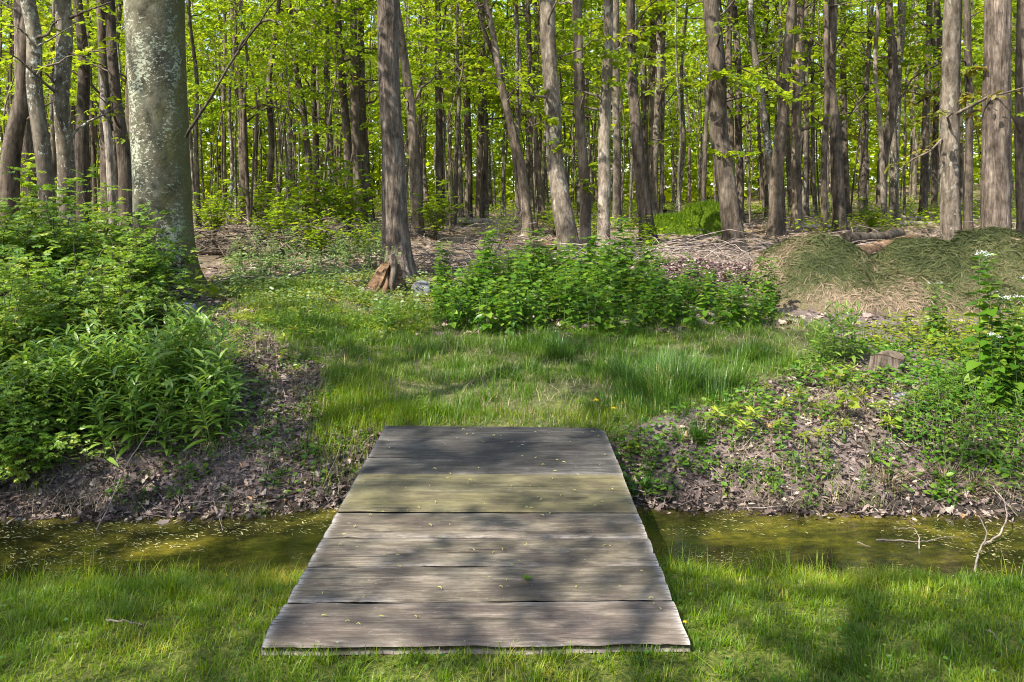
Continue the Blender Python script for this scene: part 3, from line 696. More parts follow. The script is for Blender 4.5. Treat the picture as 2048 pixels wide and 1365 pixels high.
for k, (lab, kd, pth, d) in enumerate([
    ('slim trunk leaning left among yellow-green leaves, left of the tangled brush', 'bark_brown', [(622, 400, 15), (618, 320, 14), (604, 210, 13), (590, 130, 12), (580, 0, 10)], 24),
    ('dark slim trunk beside the left-leaning slim one', 'bark_brown', [(634, 390, 12), (631, 300, 12), (629, 180, 11), (626, 0, 10)], 27),
    ('pale slim trunk above the tangled brush', 'bark_grey', [(664, 410, 15), (660, 280, 14), (656, 150, 13), (652, 0, 11)], 25),
    ('dark trunk leaning left, first of three before the rough-barked trunk', 'bark_brown', [(700, 420, 24), (694, 300, 18), (684, 150, 16), (678, 0, 14)], 21),
    ('tall brown trunk, middle of three before the rough-barked trunk', 'bark_tan', [(716, 420, 20), (712, 300, 18), (708, 150, 16), (706, 0, 14)], 20),
    ('dark brown trunk, last of three before the rough-barked trunk', 'bark_brown', [(738, 410, 22), (728, 300, 18), (724, 150, 15), (722, 0, 13)], 21.5),
    ('trunk leaning left close behind the rough-barked trunk', 'bark_tan', [(836, 395, 26), (829, 330, 22), (818, 200, 19), (806, 110, 18), (792, 0, 16)], 17.5),
    ('straight dark trunk streaked with grey near the pale fallen log', 'bark_brown', [(880, 415, 17), (878, 300, 15), (877, 150, 13), (876, 0, 11)], 23),
    ('thin pale trunk between the streaked dark trunk and the pale log', 'bark_pale', [(922, 405, 11), (918, 260, 9), (914, 120, 8), (910, 0, 7)], 28),
    ('slim twin trunk above the pale log, the left one', 'bark_brown', [(941, 412, 10), (938, 260, 9), (937, 0, 8)], 27),
    ('slim grey trunk behind the bare twiggy shrub', 'bark_tan', [(970, 412, 13), (968, 260, 11), (963, 120, 10), (958, 0, 9)], 26),
    ('crooked forked trunk bending left over the pale log', 'bark_tan', [(1056, 430, 22), (1044, 330, 19), (1018, 230, 18), (1003, 170, 17), (985, 60, 13), (968, 0, 11)], 19),
    ('thin straight trunk right beside the crooked forked trunk', 'bark_grey', [(1042, 425, 8), (1036, 260, 8), (1033, 0, 7)], 21),
    ('leaning slim trunk between the crooked trunk and the pale blotched trunk', 'bark_tan', [(1085, 412, 15), (1074, 330, 12), (1062, 200, 10), (1056, 0, 9)], 25),
    ('pale trunk with dark specks seen behind the light grey straight trunk', 'bark_pale', [(1234, 425, 19), (1234, 300, 16), (1232, 150, 15), (1230, 0, 14)], 21),
    ('slim pale trunk pair behind the bending dark trunk, the left one', 'bark_pale', [(1292, 410, 15), (1290, 250, 14), (1285, 100, 13), (1284, 0, 12)], 25),
    ('whitish thin trunk beside the pale slender trunk left of the moss', 'bark_pale', [(1322, 415, 9), (1327, 250, 8), (1329, 100, 8), (1331, 0, 7)], 24),
    ('slim trunk of a tall pair behind the mottled trunk, the left one', 'bark_tan', [(1462, 405, 15), (1462, 250, 14), (1457, 100, 13), (1456, 0, 12)], 22),
    ('slim trunk of a tall pair behind the mottled trunk, the right one', 'bark_brown', [(1482, 405, 15), (1478, 250, 14), (1472, 100, 13), (1470, 0, 12)], 23),
    ('thin dark trunk between the two stems of the forked tree', 'bark_brown', [(1536, 392, 12), (1534, 250, 12), (1530, 100, 11), (1534, 0, 10)], 28),
    ('dark thin trunk right of the reddish-grey straight trunk', 'bark_brown', [(1613, 397, 11), (1612, 250, 10), (1613, 0, 9)], 27),
    ('pale crooked thin trunk left of the curving brown trunk', 'bark_pale', [(1725, 410, 12), (1732, 300, 11), (1736, 200, 10), (1738, 0, 9)], 24),
    ('dark thin trunk right behind the thick brown trunk of the pair', 'bark_brown', [(1696, 395, 12), (1690, 200, 11), (1684, 0, 10)], 27),
    ('slim dark trunk left of the slimmer straight grey trunk', 'bark_brown', [(1868, 375, 12), (1872, 200, 11), (1874, 0, 10)], 30)]):
    T_('maple_tree', lab, kd, pth, d=d, sides=16, step=.25, amp=.04, crown=(10, 2.6, 3.5), z0=6 if k % 2 else 4.6)
T_('forked_tree', 'second stem of the crooked trunk rising from its fork', 'bark_tan', [(1052, 432, 9), (1010, 190, 10), (992, 120, 10), (966, 60, 9), (950, 0, 8)], d=19.2, sides=12, step=.25)

# understory saplings with bright layered leaves
def put_saplings():
    vs = []
    for i in range(5):
        root = empty('sapling', (0, 0, 0), cat='sapling'); wood, leaf = MB(), MB(); hh = R(4.5, 7)
        pts = [[R(-.12, .12)*k, R(-.12, .12)*k, hh*k/5] for k in range(6)]; pts[0] = [0, 0, 0]
        P, Q = trunk(wood, pts, .03*np.linspace(1, .25, 6), 6, .4, 0, .2, seed=i*2.9)
        limbs(wood, leaf, P, Q, 2.6, hh, 15, 1.8, .125, 11, 5.0, T_OVAL, up=(.0, .5), sides=3)
        wood.build('stem', M['bark_tan'], root); leaf.build('foliage', M['sapling' if i != 4 else 'bronze'], root); vs.append(root)
    st = Stock(vs); g = 'leafy saplings under the tall trees'
    spots = [(600, 19), (660, 23), (560, 26), (720, 28), (430, 21), (520, 30), (890, 26), (960, 24), (1040, 30), (910, 34), (1010, 38), (1180, 27), (1350, 30), (1400, 26),
             (1260, 34), (1500, 33), (1640, 30), (1720, 29), (1800, 34), (1880, 30), (1960, 26), (2060, 22), (180, 23), (90, 26), (20, 21), (330, 28), (1110, 33), (1570, 38), (1450, 40), (760, 33), (830, 38), (640, 40), (480, 40), (250, 36),
             (570, 17), (640, 18.5), (690, 20), (500, 19), (450, 24), (420, 33), (740, 24), (840, 22), (900, 20), (1075, 22), (1240, 22), (1500, 22), (1440, 28), (1700, 24), (2000, 23), (1900, 34), (80, 19), (210, 30), (1290, 42), (930, 42), (1680, 38), (1760, 40)]
    for px, d in spots:
        i = 4 if px in (1720, 1880, 1960) else None
        st.put(GD(px, d), R(0, 6.28), R(.85, 1.25), label='thin sapling with layered bright yellow-green leaves under the tall trees' if i is None else 'thin sapling with bronze-tinted young leaves in the right half of the wood', group=g if i is None else 'bronze-leaved saplings', i=i if i is not None else RNG.integers(4))
    st.done()
RNG = np.random.default_rng(103)
put_saplings()

# far wood that reads as one mass
def far_wood():
    mb = MB(); n = 270000
    a = R(-.95, .95, n); d = R(46, 100, n); x = d*np.tan(a); y = d
    z = gh(x, y)+.3+30*R(0, 1, n)**1.1
    z = np.where(np.arange(n) < 26000, gh(x, y)+R(0, 6, n), z)
    cl = fbm(x*.25, z*.33, y*.25, 3)+.2*(np.arange(n) < 26000); k = cl > .31+.10*R(-1, 1, n)
    x, y, z = x[k], y[k], z[k]; m = len(x)
    place(mb, T_QUAD, np.stack([x, y, z], -1), rnd_dir(m, -.5, .3), rnd_up(m, .8), R(.3, .75, m), np.clip(fbm(x*.3, z*.4, 3.)*1.6-.3+R(-.25, .25, m), 0, 1))
    tag(mb.build('distant_wood', M['fargreen']), 'mass of bright leaves far back behind all the trunks', 'foliage', kind='stuff')
RNG = np.random.default_rng(104)
far_wood()

# unseen trees beside and behind the viewer, added to dapple the bridge and lawn
RNG = np.random.default_rng(SEED)
def shade_tree(x, y, hh, r0, cz0, n, L, lab, dens=2.4):
    base = np.array([x, y, float(gh(x, y))]); root = empty('shade_tree', base, lab, 'tree'); wood, leaf = MB(), MB()
    pts = [[R(-.1, .1)*k, R(-.1, .1)*k, hh*k/5] for k in range(6)]; pts[0] = [0, 0, 0]
    P, Q = trunk(wood, pts, r0*np.linspace(1, .3, 6), 16, .3, .05, .5, seed=x)
    limbs(wood, leaf, P, Q, cz0, hh, n, L, .12, 9, dens, sides=5, sl=(.25, .55))
    wood.build('trunk', M['bark_tan'], root); leaf.build('crown', M['canopy'], root)
for a in ((-8.2, -1.6, 11, .2, 4.6, 44, 4.2, 'unseen spreading tree added for shade on the lawn to the left of the viewer', 5.0), (-5.0, -6.6, 11, .2, 5.0, 40, 3.8, 'unseen spreading tree added for shade on the lawn behind the viewer, nearest the left', 5.0),
          (-10.2, 3.4, 12, .22, 5.5, 22, 3.8, 'unseen spreading tree added for shade at the wood edge left of the view', 4.2), (-4.4, -2.0, 10.5, .14, 5.2, 30, 3.2, 'unseen slender tree added for shade on the lawn close behind the viewer', 4.6),
          (-7.4, 1.6, 11, .14, 5.6, 22, 3.0, 'unseen slender tree added for shade beside the ditch left of the view', 4.2), (-1.2, -5.4, 11, .18, 5.2, 26, 3.4, 'unseen spreading tree added for shade on the lawn straight behind the viewer', 4.6),
          (-4.5, 2.9, 11, .12, 5.8, 24, 3.0, 'unseen slender tree added for shade at the ditch edge outside the left side of the view', 4.4)):
    shade_tree(*a)
# ------------------------------------------------------------------ grass, litter, ground cover
def area(x0, x1, y0, y1, n): return R(x0, x1, n), R(y0, y1, n)
def lawn():
    mb = MB(); cx, cy = area(-6, 6, 1.5, 4.3, 16500)
    ch = R(.5, 1, len(cx))**1.5+.45*sstep((fbm(cx*2.2, cy*2.2, 1.)-.5)/.16); ca = R(0, 6.28, len(cx)); cc = R(-.3, .3, len(cx))
    m_ = 17; sp = R(.012, .035, len(cx))
    g = RNG.normal(0, 1, (len(cx), m_, 2))*sp[:, None, None]
    x = (cx[:, None]+g[..., 0]).ravel(); y = (cy[:, None]+g[..., 1]).ravel()
    ch, ca, cc = (np.repeat(a, m_) for a in (ch, ca, cc)); ga = np.arctan2(g[..., 1], g[..., 0]).ravel()
    z = gh(x, y); ne = near_edge(x)
    k = (y < ne+.02) & (z > WZ+.03) & ~onbridge(x, y, -.012)
    bare = fbm(x*2.6+9, y*3.2, 2.)
    k &= R(0, 1, len(x)) < np.clip(1.2-6*np.clip(bare-.54, 0, 1), .1, 1)
    x, y, z, ne, ch, ca, cc, ga = (a[k] for a in (x, y, z, ne, ch, ca, cc, ga))
    p = fbm(x*1.7, y*1.7, 5.)
    edge = np.exp(-np.maximum(ne-y, 0)/.2)
    hgt = (.022+.038*ch)*R(.55, 1.15, len(x))*(1+.9*edge)
    dirn = np.where(R(0, 1, len(x)) < .5, ga, ca)+RNG.normal(0, .5, len(x))
    blades(mb, np.stack([x, y, z-.004], -1), hgt, R(.0026, .0052, len(x)), .62, dirn, r=np.clip(.42+1.3*(p-.5)+cc*.9+R(-.2, .35, len(x)), 0, 1))
    tag(mb.build('lawn_grass', M['grass']), 'short bright lawn grass in front of the ditch', 'grass', kind='stuff')
    mb = MB(); x, y = area(-4, 4, 3.3, 4.3, 9000); ne = near_edge(x); z = gh(x, y)
    c = fbm(x*2.2, 7.7, 3.)
    k = (y < ne-.0) & (y > ne-.30) & (c+R(-.12, .12, len(x)) > .52) & ~onbridge(x, y, .01)
    x, y, z = x[k], y[k], z[k]
    blades(mb, np.stack([x, y, z], -1), R(.07, .18, len(x)), R(.003, .005, len(x)), .45)
    tag(mb.build('waterside_grass', M['grass']), 'longer grass tufts fringing the near edge of the ditch', 'grass', kind='stuff')
    mb = MB(); x, y = area(-4.5, 4.5, 1.5, 4.2, 90000); b = fbm(x*2.6+9, y*3.2, 2.); z = gh(x, y)
    k = (b > .56) & (y < near_edge(x)-.03) & ~onbridge(x, y, -.01); x, y, z = x[k], y[k], z[k]
    blades(mb, np.stack([x, y, z-.003], -1), R(.012, .026, len(x)), R(.003, .005, len(x)), .8, seg=2)
    tag(mb.build('lawn_moss', M['moss']), 'yellow-green moss patches in the lawn', 'moss', kind='stuff')
    # low broad weeds mixed in the lawn
    mb = MB(); x, y = area(-4, 4, 1.8, 3.9, 2600); z = gh(x, y)
    k = (fbm(x*2.2+3, y*2.2, 7.) > .56) & (y < near_edge(x)-.1) & ~onbridge(x, y, .01); x, y, z = x[k], y[k], z[k]; n = len(x)
    place(mb, T_HEART, np.stack([x, y, z+R(.015, .04, n)], -1), rnd_dir(n, 0, .3), rnd_up(n, .35), R(.010, .019, n))
    tag(mb.build('lawn_clover', M['mustard']), 'small round clover leaves scattered through the lawn', 'clover', kind='stuff')
RNG = np.random.default_rng(105)
lawn()

def meadow():
    mb = MB(); cx, cy = area(-3.2, 4.6, 5.0, 11.5, 8200)
    big = sstep((fbm(cx*1.3, cy*1.3, 2.)-.46)/.2)
    ch = R(.25, .8, len(cx))**1.3+.75*big*R(.3, 1, len(cx)); ca = R(0, 6.28, len(cx)); cc = R(-.3, .3, len(cx))-.25*big
    m_ = 20; sp = R(.02, .05, len(cx))*(1+.5*big)
    g = RNG.normal(0, 1, (len(cx), m_, 2))*sp[:, None, None]
    x = (cx[:, None]+g[..., 0]).ravel(); y = (cy[:, None]+g[..., 1]).ravel()
    ch, ca, cc = (np.repeat(a, m_) for a in (ch, ca, cc)); ga = np.arctan2(g[..., 1], g[..., 0]).ravel()
    ok = zone(x, y, PATH_GRASS, 34) & ~onbridge(x, y, .02)
    bare = fbm(x*1.8+4, y*2.4, 6.)
    ok &= R(0, 1, len(x)) < np.clip(1.25-5.5*np.clip(bare-.485, 0, 1), .08, 1)
    x, y, ch, ca, cc, ga = (a[ok] for a in (x, y, ch, ca, cc, ga)); z = gh(x, y)
    hgt = (.03+.105*ch)*R(.5, 1.15, len(x)); dirn = np.where(R(0, 1, len(x)) < .6, ga, ca)+RNG.normal(0, .5, len(x))
    blades(mb, np.stack([x, y, z-.004], -1), hgt, R(.0035, .0075, len(x)), .6, dirn, r=np.clip(.44+cc+R(-.3, .35, len(x))+.2*(R(0, 1, len(x)) > .93), 0, 1))
    tag(mb.build('meadow_grass', M['grass3']), 'uneven grass on the path beyond the footbridge', 'grass', kind='stuff')
    mb = MB(); x, y = area(-3.2, 5, 4.85, 11, 13000)
    ok = zone(x, y, PATH_GRASS, 30) & ~onbridge(x, y, .03); x, y = x[ok], y[ok]; z = gh(x, y)
    k = fbm(x*1.8+4, y*2.4, 6.)+R(-.06, .06, len(x)) > .5; x, y, z = x[k], y[k], z[k]; n = len(x); a = R(0, 6.28, n)
    blades(mb, np.stack([x, y, z+.004], -1), R(.05, .14, n), R(.0025, .004, n), 1.6, seg=3)
    x, y = area(-4.5, 4.5, 4.7, 8, 30000)
    k = (zone(x, y, LEFT_LITTER, 20) | zone(x, y, RIGHT_LITTER, 20)) & (fbm(x*2.4+8, y*2.8, 5.)+R(-.08, .08, len(x)) > .52) & (y > far_edge(x)+.02) & ~onbridge(x, y, .02)
    x, y = x[k], y[k]; z = gh(x, y); n = len(x)
    blades(mb, np.stack([x, y, z+.012], -1), R(.05, .16, n), R(.002, .0035, n), 1.7, seg=3)
    tag(mb.build('dry_straw', M['straw']), 'flattened dry straw between the grass tufts', 'straw', kind='stuff')
    mb = MB(); cx, cy = area(-4.6, 4.8, 4.75, 8.5, 1500)
    k = (zone(cx, cy, LEFT_LITTER, 20) | zone(cx, cy, RIGHT_LITTER, 20)) & (fbm(cx*1.9+1, cy*2.3, 8.)+R(-.12, .12, len(cx)) > .5) & (cy > far_edge(cx)+.06)
    cx, cy = cx[k], cy[k]; m_ = 14; g = RNG.normal(0, .03, (len(cx), m_, 2)); x = (cx[:, None]+g[..., 0]).ravel(); y = (cy[:, None]+g[..., 1]).ravel()
    hc = np.repeat(R(.04, .15, len(cx)), m_); ok = ~onbridge(x, y, .02); x, y, hc = x[ok], y[ok], hc[ok]
    blades(mb, np.stack([x, y, gh(x, y)], -1), hc*R(.5, 1.2, len(x)), R(.0025, .0055, len(x)), .7)
    tag(mb.build('bank_grass', M['grass3']), 'thin grass wisps growing through the dead leaves on both banks', 'grass', kind='stuff')
    # bright tufts hugging the far end of the bridge
    mb = MB()
    for cx, cy, rx, ry, n, h in ((690, 835, 55, 35, 2600, .14), (800, 832, 90, 12, 1500, .11), (1000, 835, 140, 10, 1300, .07), (1180, 840, 50, 14, 900, .1), (720, 770, 60, 30, 1100, .16)):
        g = RNG.normal(0, .5, (n, 2)); P = np.array([G(cx, cy)]); q = G(cx, cy)
        x = q[0]+g[:, 0]*rx*q[1]/F*1.4; y = q[1]+g[:, 1]*ry*q[1]*q[1]/F/1.4
        k = ~onbridge(x, y, .0); x, y = x[k], y[k]; z = gh(x, y)
        blades(mb, np.stack([x, y, z-.004], -1), h*R(.5, 1.2, len(x)), R(.003, .005, len(x)), .5)
    tag(mb.build('bridge_end_grass', M['grass']), 'bright short grass around the far end of the footbridge', 'grass', kind='stuff')
RNG = np.random.default_rng(106)
meadow()

RNG = np.random.default_rng(77)
def tuft_at(px, py, rx, ry, n, h, label, mat='grass2', name='grass_tuft', lean=.5):
    q = G(px, py); root_z = q[2]; mb = MB()
    nc = max(4, n//90); c_ = RNG.normal(0, .5, (nc, 2)); w = RNG.integers(0, nc, n); s_ = RNG.normal(0, .09, (n, 2))
    g = c_[w]+s_; x = q[0]+g[:, 0]*rx; y = q[1]+g[:, 1]*ry; z = gh(x, y)
    hc = R(.5, 1.15, nc)*np.exp(-(c_**2).sum(1)*.7); dc = np.arctan2(c_[:, 1], c_[:, 0])+RNG.normal(0, .8, nc)
    out = np.where(R(0, 1, n) < .55, dc[w], np.arctan2(s_[:, 1], s_[:, 0]))+RNG.normal(0, .45, n)
    blades(mb, np.stack([x, y, z-.01], -1)-q, h*R(.35, 1.15, n)*hc[w], R(.004, .0085, n), lean*1.15, out, seg=4, r=np.clip(R(-.1, .9, n)+RNG.normal(0, .15, nc)[w], 0, 1)**1.2)
    o = mb.build(name, M[mat]); o.location = q
    tag(o, label, 'grass tuft')
tuft_at(1345, 780, .62, .6, 5200, .36, 'largest tuft of long blue-green grass right of the path')
tuft_at(1130, 715, .26, .3, 1500, .26, 'dark green grass tuft in the middle of the path')
tuft_at(1500, 720, .2, .22, 900, .24, 'grass tuft between the largest tuft and the nettle bank')
tuft_at(1030, 745, .3, .2, 900, .18, 'low shaded grass tuft left of the path centre')
tuft_at(1285, 985, .09, .08, 160, .2, 'small spiky grass tuft on the litter right of the footbridge')
tuft_at(330, 1190, .10, .07, 130, .24, 'upright grass tuft at the water edge left of the footbridge', 'grass')
tuft_at(1400, 880, .22, .16, 420, .17, 'thin grass tuft at the top of the right bank')
tuft_at(1940, 975, .3, .12, 500, .24, 'drooping dry grass tuft overhanging the right bank', 'straw', 'dry_tuft', 1.1)
tuft_at(1780, 960, .2, .12, 300, .16, 'short dry grass tuft on the right bank above the water', 'straw', 'dry_tuft', 1.0)
tuft_at(1270, 890, .16, .14, 380, .12, 'straw-coloured tuft beside the far right corner of the footbridge', 'straw', 'dry_tuft', 1.2)

def _dead(k):
    a = np.array([(0, 0), (.16, .20), (.12, .40), (.34, .26), (.48, .46), (.62, .24), (.82, .3), (.84, .1), (1, 0), (.8, -.12), (.78, -.3), (.58, -.2), (.44, -.44), (.3, -.22), (.1, -.34), (.14, -.14)])
    a = a*[1, .8]+RNG.normal(0, .035, a.shape); z = [.9*a[:, 1]**2-.25*a[:, 0]**2, .35*a[:, 0]**2+.3*a[:, 1], .5*np.abs(a[:, 1])-.3*a[:, 0]][k]+RNG.normal(0, .03, len(a))
    return np.concatenate([a, z[:, None]], 1), [np.array([[8, 7, 6, 5, 4, 3, 2, 1, 0]]), np.array([[0, 15, 14, 13, 12, 11, 10, 9, 8]])]
T_DEADS = [_dead(k) for k in range(3)]
def litter():
    mb = MB()
    x, y = area(-5.5, 7.0, 4.6, 8.4, 160000)
    a = zone(x, y, LEFT_LITTER, 10) | ((x < -.95) & (y < 5.6)); b = zone(x, y, RIGHT_LITTER, 10) | ((x > .7) & (y < 5.45))
    k = (a | b) & (y > far_edge(x)-.06) & (R(0, 1, len(x)) < np.where(a, .8, .62)*np.clip(1.9-y/6.5, .25, 1)) & ~onbridge(x, y, .01)
    x, y = x[k], y[k]; z = gh(x, y); n = len(x)
    sz = R(.016, .042, n)+.045*R(0, 1, n)**6; tn = np.clip(R(0, 1, n)**1.5*.95+.5*(fbm(x*2.5, y*2.5)-.5), 0, 1); wh = RNG.integers(0, 4, n)
    for t in range(4):
        s_ = wh == t; x_, y_, z_ = x[s_], y[s_], z[s_]; n_ = s_.sum()
        place(mb, T_DEADS[t] if t < 3 else T_LANCE, np.stack([x_, y_, z_+R(.0, .03, n_)], -1), rnd_dir(n_, -.6, .6), rnd_up(n_, .8), sz[s_]*(1 if t < 3 else 1.3), tn[s_])
    x, y = area(-9, 14, 8, 24, 42000)
    k = (R(0, 1, len(x)) < np.clip(10/y, 0, 1)) & (fbm(x*.8, y*.8, 3.) > .36); x, y = x[k], y[k]; z = gh(x, y); n = len(x)
    place(mb, T_DEADS[0], np.stack([x, y, z+R(0, .03, n)], -1), rnd_dir(n, -.3, .3), rnd_up(n, .4), R(.06, .13, n), R(.2, 1, n))
    tag(mb.build('leaf_litter', M['litter']), 'brown dead leaves covering the banks and forest floor', 'dead leaves', kind='stuff')
    mb = MB()
    for i in range(900):
        if i < 420:
            x0 = R(-4, 4); y0 = R(4.75, 7.5)
            if -1 < x0 < 1.6 and y0 > 5.2: continue
            ln = R(.08, .4); r = R(.0012, .003)
        else: x0 = R(-8, 13); y0 = R(9, 26); ln = R(.3, 1.6); r = R(.004, .012)
        if onbridge(x0, y0, .15) or y0 < far_edge(x0): continue
        a = R(0, 6.28); t = np.linspace(-.5, .5, 5); x = x0+t*ln*math.cos(a); y = y0+t*ln*math.sin(a)
        y = np.maximum(y, far_edge(x)+.02)
        z = gh(x, y)+r+.02+R(-.01, .05)*(t+.5)*ln*4
        tube(mb, np.stack([x, y, z], -1)+RNG.normal(0, .02*ln, (5, 3)), r, 4, R(0, 1), cap=False)
    tag(mb.build('scattered_twigs', M['twig']), 'thin dry twigs scattered over the dead leaves', 'twigs', kind='stuff')
    mb = MB(); x, y = area(-4, 4, 3.8, 5.0, 14000); k = (y > near_edge(x)) & (y < far_edge(x)) & (fbm(x*2.6, y*5, 2.)+R(-.1, .1, len(x)) > .53)
    x, y = x[k], y[k]; n = len(x); a = RNG.normal(.1, .6, n)
    place(mb, T_LANCE, np.stack([x, y, 0*x+WZ+.014], -1), np.stack([np.cos(a), np.sin(a), 0*a], -1), rnd_up(n, .05), R(.006, .03, n)+.03*R(0, 1, n)**8, R(0, 1, n)**1.2)
    tag(mb.build('floating_debris', M['floatbit']), 'pale straw and leaf bits floating on the murky ditch water', 'debris', kind='stuff')
RNG = np.random.default_rng(107)
litter()

def groundcover():
    """low broad-leaved cover too fine to count"""
    def cover(poly, rect, n, s, h, mat, name, lab, T=T_OVAL, thr=.45, fq=1.6, N=.45):
        mb = MB(); x, y = area(*rect, n); ok = zone(x, y, poly, 16); x, y = x[ok], y[ok]
        k = fbm(x*fq+2, y*fq, 3.3)+R(-.07, .07, len(x)) > thr; x, y = x[k], y[k]
        k = (y > far_edge(x)+.1) & ~onbridge(x, y, .02); x, y = x[k], y[k]; z = gh(x, y); m = len(x)
        place(mb, T, np.stack([x, y, z+h*R(0.1, 1, m)], -1), rnd_dir(m, -.2, .5), rnd_up(m, N), s*R(.6, 1.3, m))
        tag(mb.build(name, M[mat]), lab, 'ground cover', kind='stuff')
    cover([(420, 610), (470, 480), (770, 470), (860, 560), (860, 640), (640, 640)], (-5, 0, 7, 18, ), 26000, .05, .14, 'paleleaf', 'pale_ground_cover', 'pale green low leaves between the two large trunks', thr=.46)
    cover([(420, 640), (430, 555), (860, 545), (870, 665), (640, 680)], (-4.2, -.3, 7.2, 12), 22000, .035, .07, 'yellowleaf', 'bright_ground_cover', 'sunlit yellow-green creeping leaves left of the nettle bank', thr=.44)
    cover([(1240, 1010), (1230, 880), (1480, 800), (1700, 700), (3000, 640), (3000, 1010), (1700, 1010)], (.7, 8, 4.85, 9.5), 56000, .043, .10, 'mustard', 'right_bank_cover', 'small green creeping leaves on the right bank', thr=.485, fq=2.4)
    cover([(60, 1020), (720, 1000), (680, 850), (640, 640), (300, 600), (60, 800)], (-4.5, -.8, 4.8, 9.5), 20000, .038, .08, 'mustard', 'left_bank_cover', 'small green creeping leaves on the left bank', thr=.525, fq=2.8)
    cover([(0, 470), (2200, 470), (2200, 385), (0, 385)], (-26, 34, 12, 44), 90000, .10, .4, 'sapling', 'forest_floor_cover', 'thin green seedlings over the far forest floor', thr=.505, fq=.5)
    cover([(1640, 470), (1900, 470), (1900, 425), (1640, 425)], (5, 14, 14, 26), 5000, .08, .25, 'yellowleaf', 'far_grass_patch', 'sunlit green patch at the foot of the right trunks', thr=.5, fq=.9)
RNG = np.random.default_rng(108)
groundcover()

# ------------------------------------------------------------------ plants
def compound(leaf, O, D, L, s, r=None):
    """pinnate leaves: pairs of leaflets and a terminal one"""
    n = len(O); D = norm(D); side = norm(np.stack([-D[:, 1], D[:, 0], 0*D[:, 0]], -1)+1e-6)
    up = norm(np.cross(D, side)); up = up*np.sign(up[:, 2:3]+1e-6)
    rr = R(0, 1, n) if r is None else r
    for t, sg in ((.3, 1), (.3, -1), (.6, 1), (.6, -1), (.85, 1), (.85, -1), (1, 0)):
        X = D*(.45 if sg else 1)+side*sg*.9+RNG.normal(0, .12, (n, 3)); X[:, 2] -= .2
        place(leaf, T_OVAL, O+D*(L*t)[:, None], X, up+RNG.normal(0, .25, (n, 3)), s*R(.8, 1.15, n), np.clip(rr+R(-.15, .15, n), 0, 1))

def shrub_variant(i, hh, w, nst, nleaf, s, mat, name='leafy_shrub', cat='shrub'):
    root = empty(name, (0, 0, 0), cat=cat); wood, leaf = MB(), MB(); O, D, LL = [], [], []
    for _ in range(nst):
        a = R(0, 6.28); q = R(.15, 1); t = np.linspace(0, 1, 9)
        out = w*q*(t**1.3); up = hh*R(.45, 1.32)*(1-q*.35)*(t*1.35-.35*t**2-.25*q*t**3)
        pl = np.stack([math.cos(a)*out, math.sin(a)*out, up], -1)+np.cumsum(RNG.normal(0, .018, (9, 3)), 0)*np.array([1, 1, .6])
        pl[0] = [R(-.1, .1), R(-.1, .1), -.05]
        tube(wood, pl, .008*(1-.8*t), 4, cap=False)
        k = nleaf; tt = R(.15, 1, k)**.8
        o = np.stack([np.interp(tt, t, pl[:, c]) for c in range(3)], -1); b = R(0, 6.28, k)
        d = np.stack([np.cos(b), np.sin(b), R(-.3, .6, k)], -1); tw = R(.0, .16, k)
        O.append(o+d*tw[:, None]); D.append(d)
    O, D = np.concatenate(O), np.concatenate(D); n = len(O)
    compound(leaf, O, D, R(.07, .12, n), s, np.clip(fbm(O[:, 0]*3, O[:, 1]*3, O[:, 2]*3)*1.5-.25+R(-.2, .2, n), 0, 1))
    wood.build('stems', M['bark_brown'], root); leaf.build('foliage', M[mat], root)
    return root
